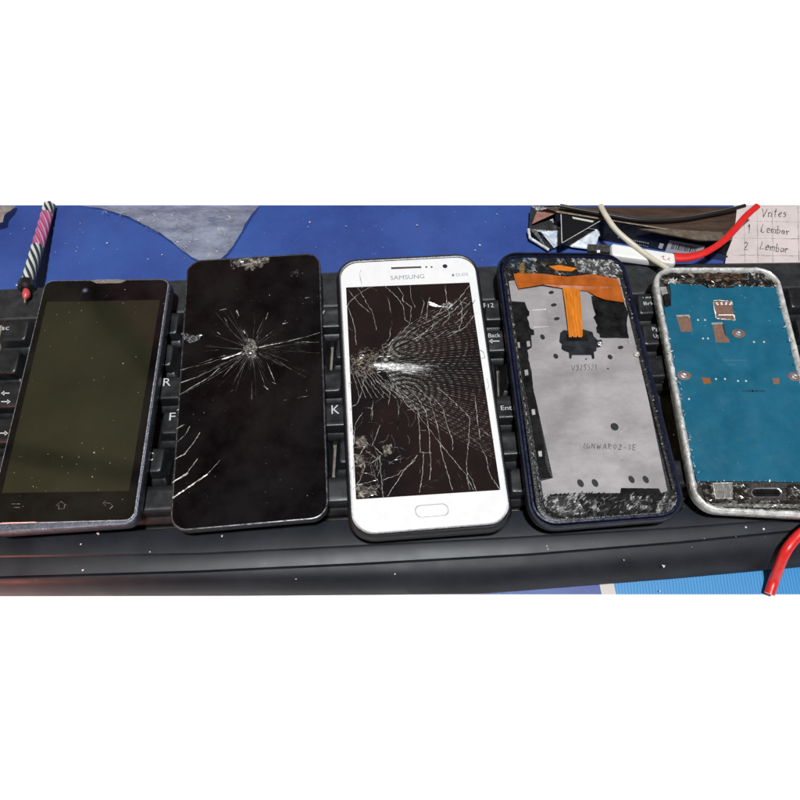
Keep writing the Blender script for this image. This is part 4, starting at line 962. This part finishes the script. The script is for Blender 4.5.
# red lead with white plug
CA = empty('plug_cable', W(680, 255, 0), 'red cable with a long white plug and metal tip above the gutted navy phone', 'cable')
m_red = mat('red_rubber', (.62, .018, .016), .35, var=.1, vscale=3)
m_wp = mat('white_plug', (.72, .71, .69), .35, var=.04)
mb = MB(); pt = [W(x, y, z) for x, y, z in ((674, 257.5, 1.75), (690, 257, 1.8), (706, 252, 1.9), (722, 242, 1.95), (735, 229, 1.95), (746, 216, 1.9), (757.5, 205.8, 1.8))]
sp = spline(pt); tube(mb, sp, [max(.19, .31 - .10 * i / 16) for i in range(len(sp))], 16, .6); mb.build('cord', m_red, CA, True)
qp = [W(610, 243.5, 1.7), W(677, 252, 1.9), W(677, 263.5, 1.9), W(611, 257, 1.7)]
mb = MB(); rs = []
for ins, z in ((.1, 1.3), (.0, 1.42), (0, 1.65), (.06, 1.78), (.14, 1.82)): rs.append(atz(rring(qp, .22, ins), z)[::-1])
loft(mb, rs, True, True); mb.build('plug_grip', m_wp, CA, True)
mb = MB(); pp_ = [W(588, 244, 1.6), W(611, 245, 1.6), W(611, 252.5, 1.6), W(588, 250.5, 1.6)]
for ins, z in (): pass
extr(pp_, 1.35, 1.6, mb); tip = mb.build('metal_tip', mat('dark_metal', (.16, .15, .14), .35, .8, var=.4, vscale=6), CA)
mb = extr(pxpoly([(597, 250), (600, 250), (600, 252.6), (597, 252.6)], 1.62), 1.5, 1.62); mb.build('tip_slot', m_wp, tip)
mb = MB(); crack(mb, [(661, 257), (664, 256), (663, 259), (666, 260)], .05, .7, 1.83, tint=(1, .1, .1), jit=.2); crack(mb, [(667, 260), (670, 258)], .04, .6, 1.83, tint=(1, .2, .2)); crack(mb, [(668, 257.5), (670, 261)], .04, .6, 1.83, tint=(1, .2, .2)); mb.build('red_mark', m_ink, CA)
# red cable at lower right
mb = MB(); pt = [W(x, y, z) for x, y, z in ((826, 516, 2.3), (812, 525, 2.3), (797, 537, 2.1), (786, 551, 1.9), (779, 567, 1.2), (774, 580, .55), (769.5, 594, .35))]
tube(mb, spline(pt), .235, 16); tag(mb.build('red_cable', m_red, smooth=True), 'thick red cable curling over the front edge of the keyboard at lower right', 'cable')

# ------------------------------------------------------------------ dust and crumbs
mb = MB()
def crumb(px, py, z, s, c):
    p = W(px, py, z); n = random.randint(3, 5); a0 = random.uniform(0, 6.28)
    pts = [p + Vector((s * random.uniform(.5, 1.2) * math.cos(a0 + 6.283 * i / n), s * random.uniform(.5, 1.2) * math.sin(a0 + 6.283 * i / n), 0)) for i in range(n)]
    top = p + Vector((0, 0, s * .8)); ids_ = [mb.vert(q_) for q_ in pts]; t = mb.vert(top)
    for i in range(n): mb.face((ids_[i], ids_[(i + 1) % n], t), c)
for _ in range(90):
    x = random.uniform(0, 800); y = random.uniform(206, 270); 
    if 530 < x: continue
    crumb(x, y, .1, random.uniform(.015, .04), (.5, .5, .55))
for x, y, s in [(77, 247, .05), (107, 243, .06), (76, 251, .05), (148, 259, .05), (162, 254.5, .07), (310, 222, .07), (308, 227, .06), (346, 226, .06), (417, 225, .07), (480, 245, .08), (475, 250, .06), (497, 214, .05), (17, 285, .1), (20, 287, .08)]: crumb(x, y, .12, s, (.65, .65, .62))
for _ in range(110):
    x = random.uniform(0, 800); y = lerp(534, 515, x / 800) + random.uniform(2, 50) - x * .01
    crumb(x, y, 1.5 if y < 575 - x * .04 else 1.2, random.uniform(.012, .035), (.45, .45, .45))
for x, y, s in [(98, 533, .11), (150, 552, .06), (83, 570, .06), (81, 544, .05), (395, 574, .05), (296, 579, .06), (547, 546, .07), (548, 549, .06), (664, 566, .1), (660, 591, .08), (624, 560, .04), (700, 508, .07), (746, 527, .06), (764, 529, .07), (222, 536, .06), (254, 526, .05)]: crumb(x, y, 1.58 if y < 585 else .2, s, (.75, .75, .73))
for _ in range(45):   # on the intact phone
    x, y = sample([(46, 285), (168, 283), (133, 516), (0, 520)]); crumb(x, y, 3.004, abs(random.gauss(0, 1)) * .014 + .008, (.45, .42, .33))
for x, y in [(79, 303), (123, 303), (92, 358), (94, 380), (48, 454), (79, 457), (62, 466), (68, 473), (110, 463), (95, 469), (46, 491), (71, 522), (125, 458), (32, 478), (82, 443)]: crumb(x, y, 3.004, .024, (.5, .45, .34))
for _ in range(70):
    x, y = sample([(190, 262), (318, 256), (326, 512), (172, 526)]); crumb(x, y, 3.004, abs(random.gauss(0, 1)) * .011 + .006, (.3, .28, .28))
for _ in range(160):
    x = random.uniform(0, 800); y = random.uniform(285, 520); crumb(x, y, 2.14, random.uniform(.01, .025), (.3, .28, .25))
tag(mb.build('dust', m_shard), 'pale dust and crumbs scattered over the phones, keyboard and cloth', 'dust', kind='stuff')

# ------------------------------------------------------------------ light
w = bpy.data.worlds.new('World'); sc.world = w; w.use_nodes = True
N = w.node_tree.nodes; L = w.node_tree.links; bg = N['Background']
tc = N.new('ShaderNodeTexCoord'); sp_ = N.new('ShaderNodeSeparateXYZ'); L.new(tc.outputs['Generated'], sp_.inputs[0])
zc = mth('MAXIMUM', sp_.outputs['Z'], .05)
rx = mth('DIVIDE', sp_.outputs['X'], zc); ry = mth('DIVIDE', sp_.outputs['Y'], zc)
def refl(px, py): p = W(px, py); return ((p.x - CP.x) / (CP.z - 3), (p.y - CP.y) / (CP.z - 3))
def half(p, q, soft):    # 1 on the left side of line p->q
    (x0, y0), (x1, y1) = refl(*p), refl(*q); l = math.hypot(x1 - x0, y1 - y0); nx_, ny_ = -(y1 - y0) / l, (x1 - x0) / l
    dd = mth('ADD', mth('MULTIPLY', mth('SUBTRACT', rx, x0), nx_), mth('MULTIPLY', mth('SUBTRACT', ry, y0), ny_))
    return dd
def sstep(v, a, b):
    n = N.new('ShaderNodeMapRange'); n.interpolation_type = 'SMOOTHSTEP'; L.new(v, n.inputs[0]); n.inputs[1].default_value = a; n.inputs[2].default_value = b; return n.outputs[0]
def mixc(f, a, b):
    n = N.new('ShaderNodeMix'); n.data_type = 'RGBA'; L.new(f, n.inputs[0])
    for i, v in ((6, a), (7, b)):
        if isinstance(v, tuple): n.inputs[i].default_value = (*v, 1)
        else: L.new(v, n.inputs[i])
    return n.outputs[2]
cmb = N.new('ShaderNodeCombineXYZ'); L.new(rx, cmb.inputs[0]); L.new(ry, cmb.inputs[1])
nz = N.new('ShaderNodeTexNoise'); nz.inputs['Scale'].default_value = 5; nz.inputs['Detail'].default_value = 3; L.new(cmb.outputs[0], nz.inputs['Vector'])
room = mixc(sstep(nz.outputs['Fac'], .35, .68), (.035, .038, .05), (.12, .07, .07))
olive = mixc(sstep(nz.outputs['Fac'], .3, .7), (.12, .11, .07), (.25, .22, .125))
# overhead: olive patch, dark bar and wedge made up for the first display's reflections
lf = sstep(half((188, 270), (150, 540), 0), 0, .03)          # right of the first phone -> room
wedge = sstep(half((97, 300), (152, 368), 0), -.004, .008)   # upper right corner of its display
band = mth('ABSOLUTE', half((25, 455), (130, 474), 0))
bandm = sstep(band, .022, .008)
below = sstep(half((0, 462), (135, 480), 0), .0, -.03)
c1 = mixc(wedge, olive, (.17, .09, .09))
edge = sstep(mth('ABSOLUTE', half((97, 300), (152, 368), 0)), .03, .008)
c1 = mixc(edge, c1, (.03, .03, .03)); c1 = mixc(bandm, c1, (.03, .03, .035))
isl = sstep(half((170, 240), (140, 540), 0), .03, -.03)
lefty = sstep(mth('MULTIPLY', half((181, 268), (153, 528), 0), -1), -.008, .008)
final = mixc(lefty, room, c1)
L.new(final, bg.inputs['Color']); bg.inputs['Strength'].default_value = 1.0
def area(name, loc, tgt, size, power, col=(1, 1, 1)):
    l = bpy.data.lights.new(name, 'AREA'); l.shape = 'DISK'; l.size = size; l.energy = power; l.color = col
    o = bpy.data.objects.new(name, l); COL.objects.link(o); o.location = loc
    o.rotation_euler = (Vector(tgt) - Vector(loc)).to_track_quat('-Z', 'Y').to_euler(); return o
area('lamp', (5, -36, 220), (0, 10, 0), 17, 640000, (.955, .985, 1))
area('haze_fill_light', (-21.5, -16, 5), (-18.2, -8, 1.3), 2.6, 1300, (1, .32, .22))  # added light imitating a reddish haze in the lower left corner
for o in bpy.data.objects:
    if '_w' in o: del o['_w']
sc.view_settings.view_transform = 'Standard'; sc.view_settings.look = 'None'; sc.view_settings.exposure = 0
try: sc.cycles.use_denoising = True; sc.cycles.sample_clamp_indirect = 4
except Exception: pass
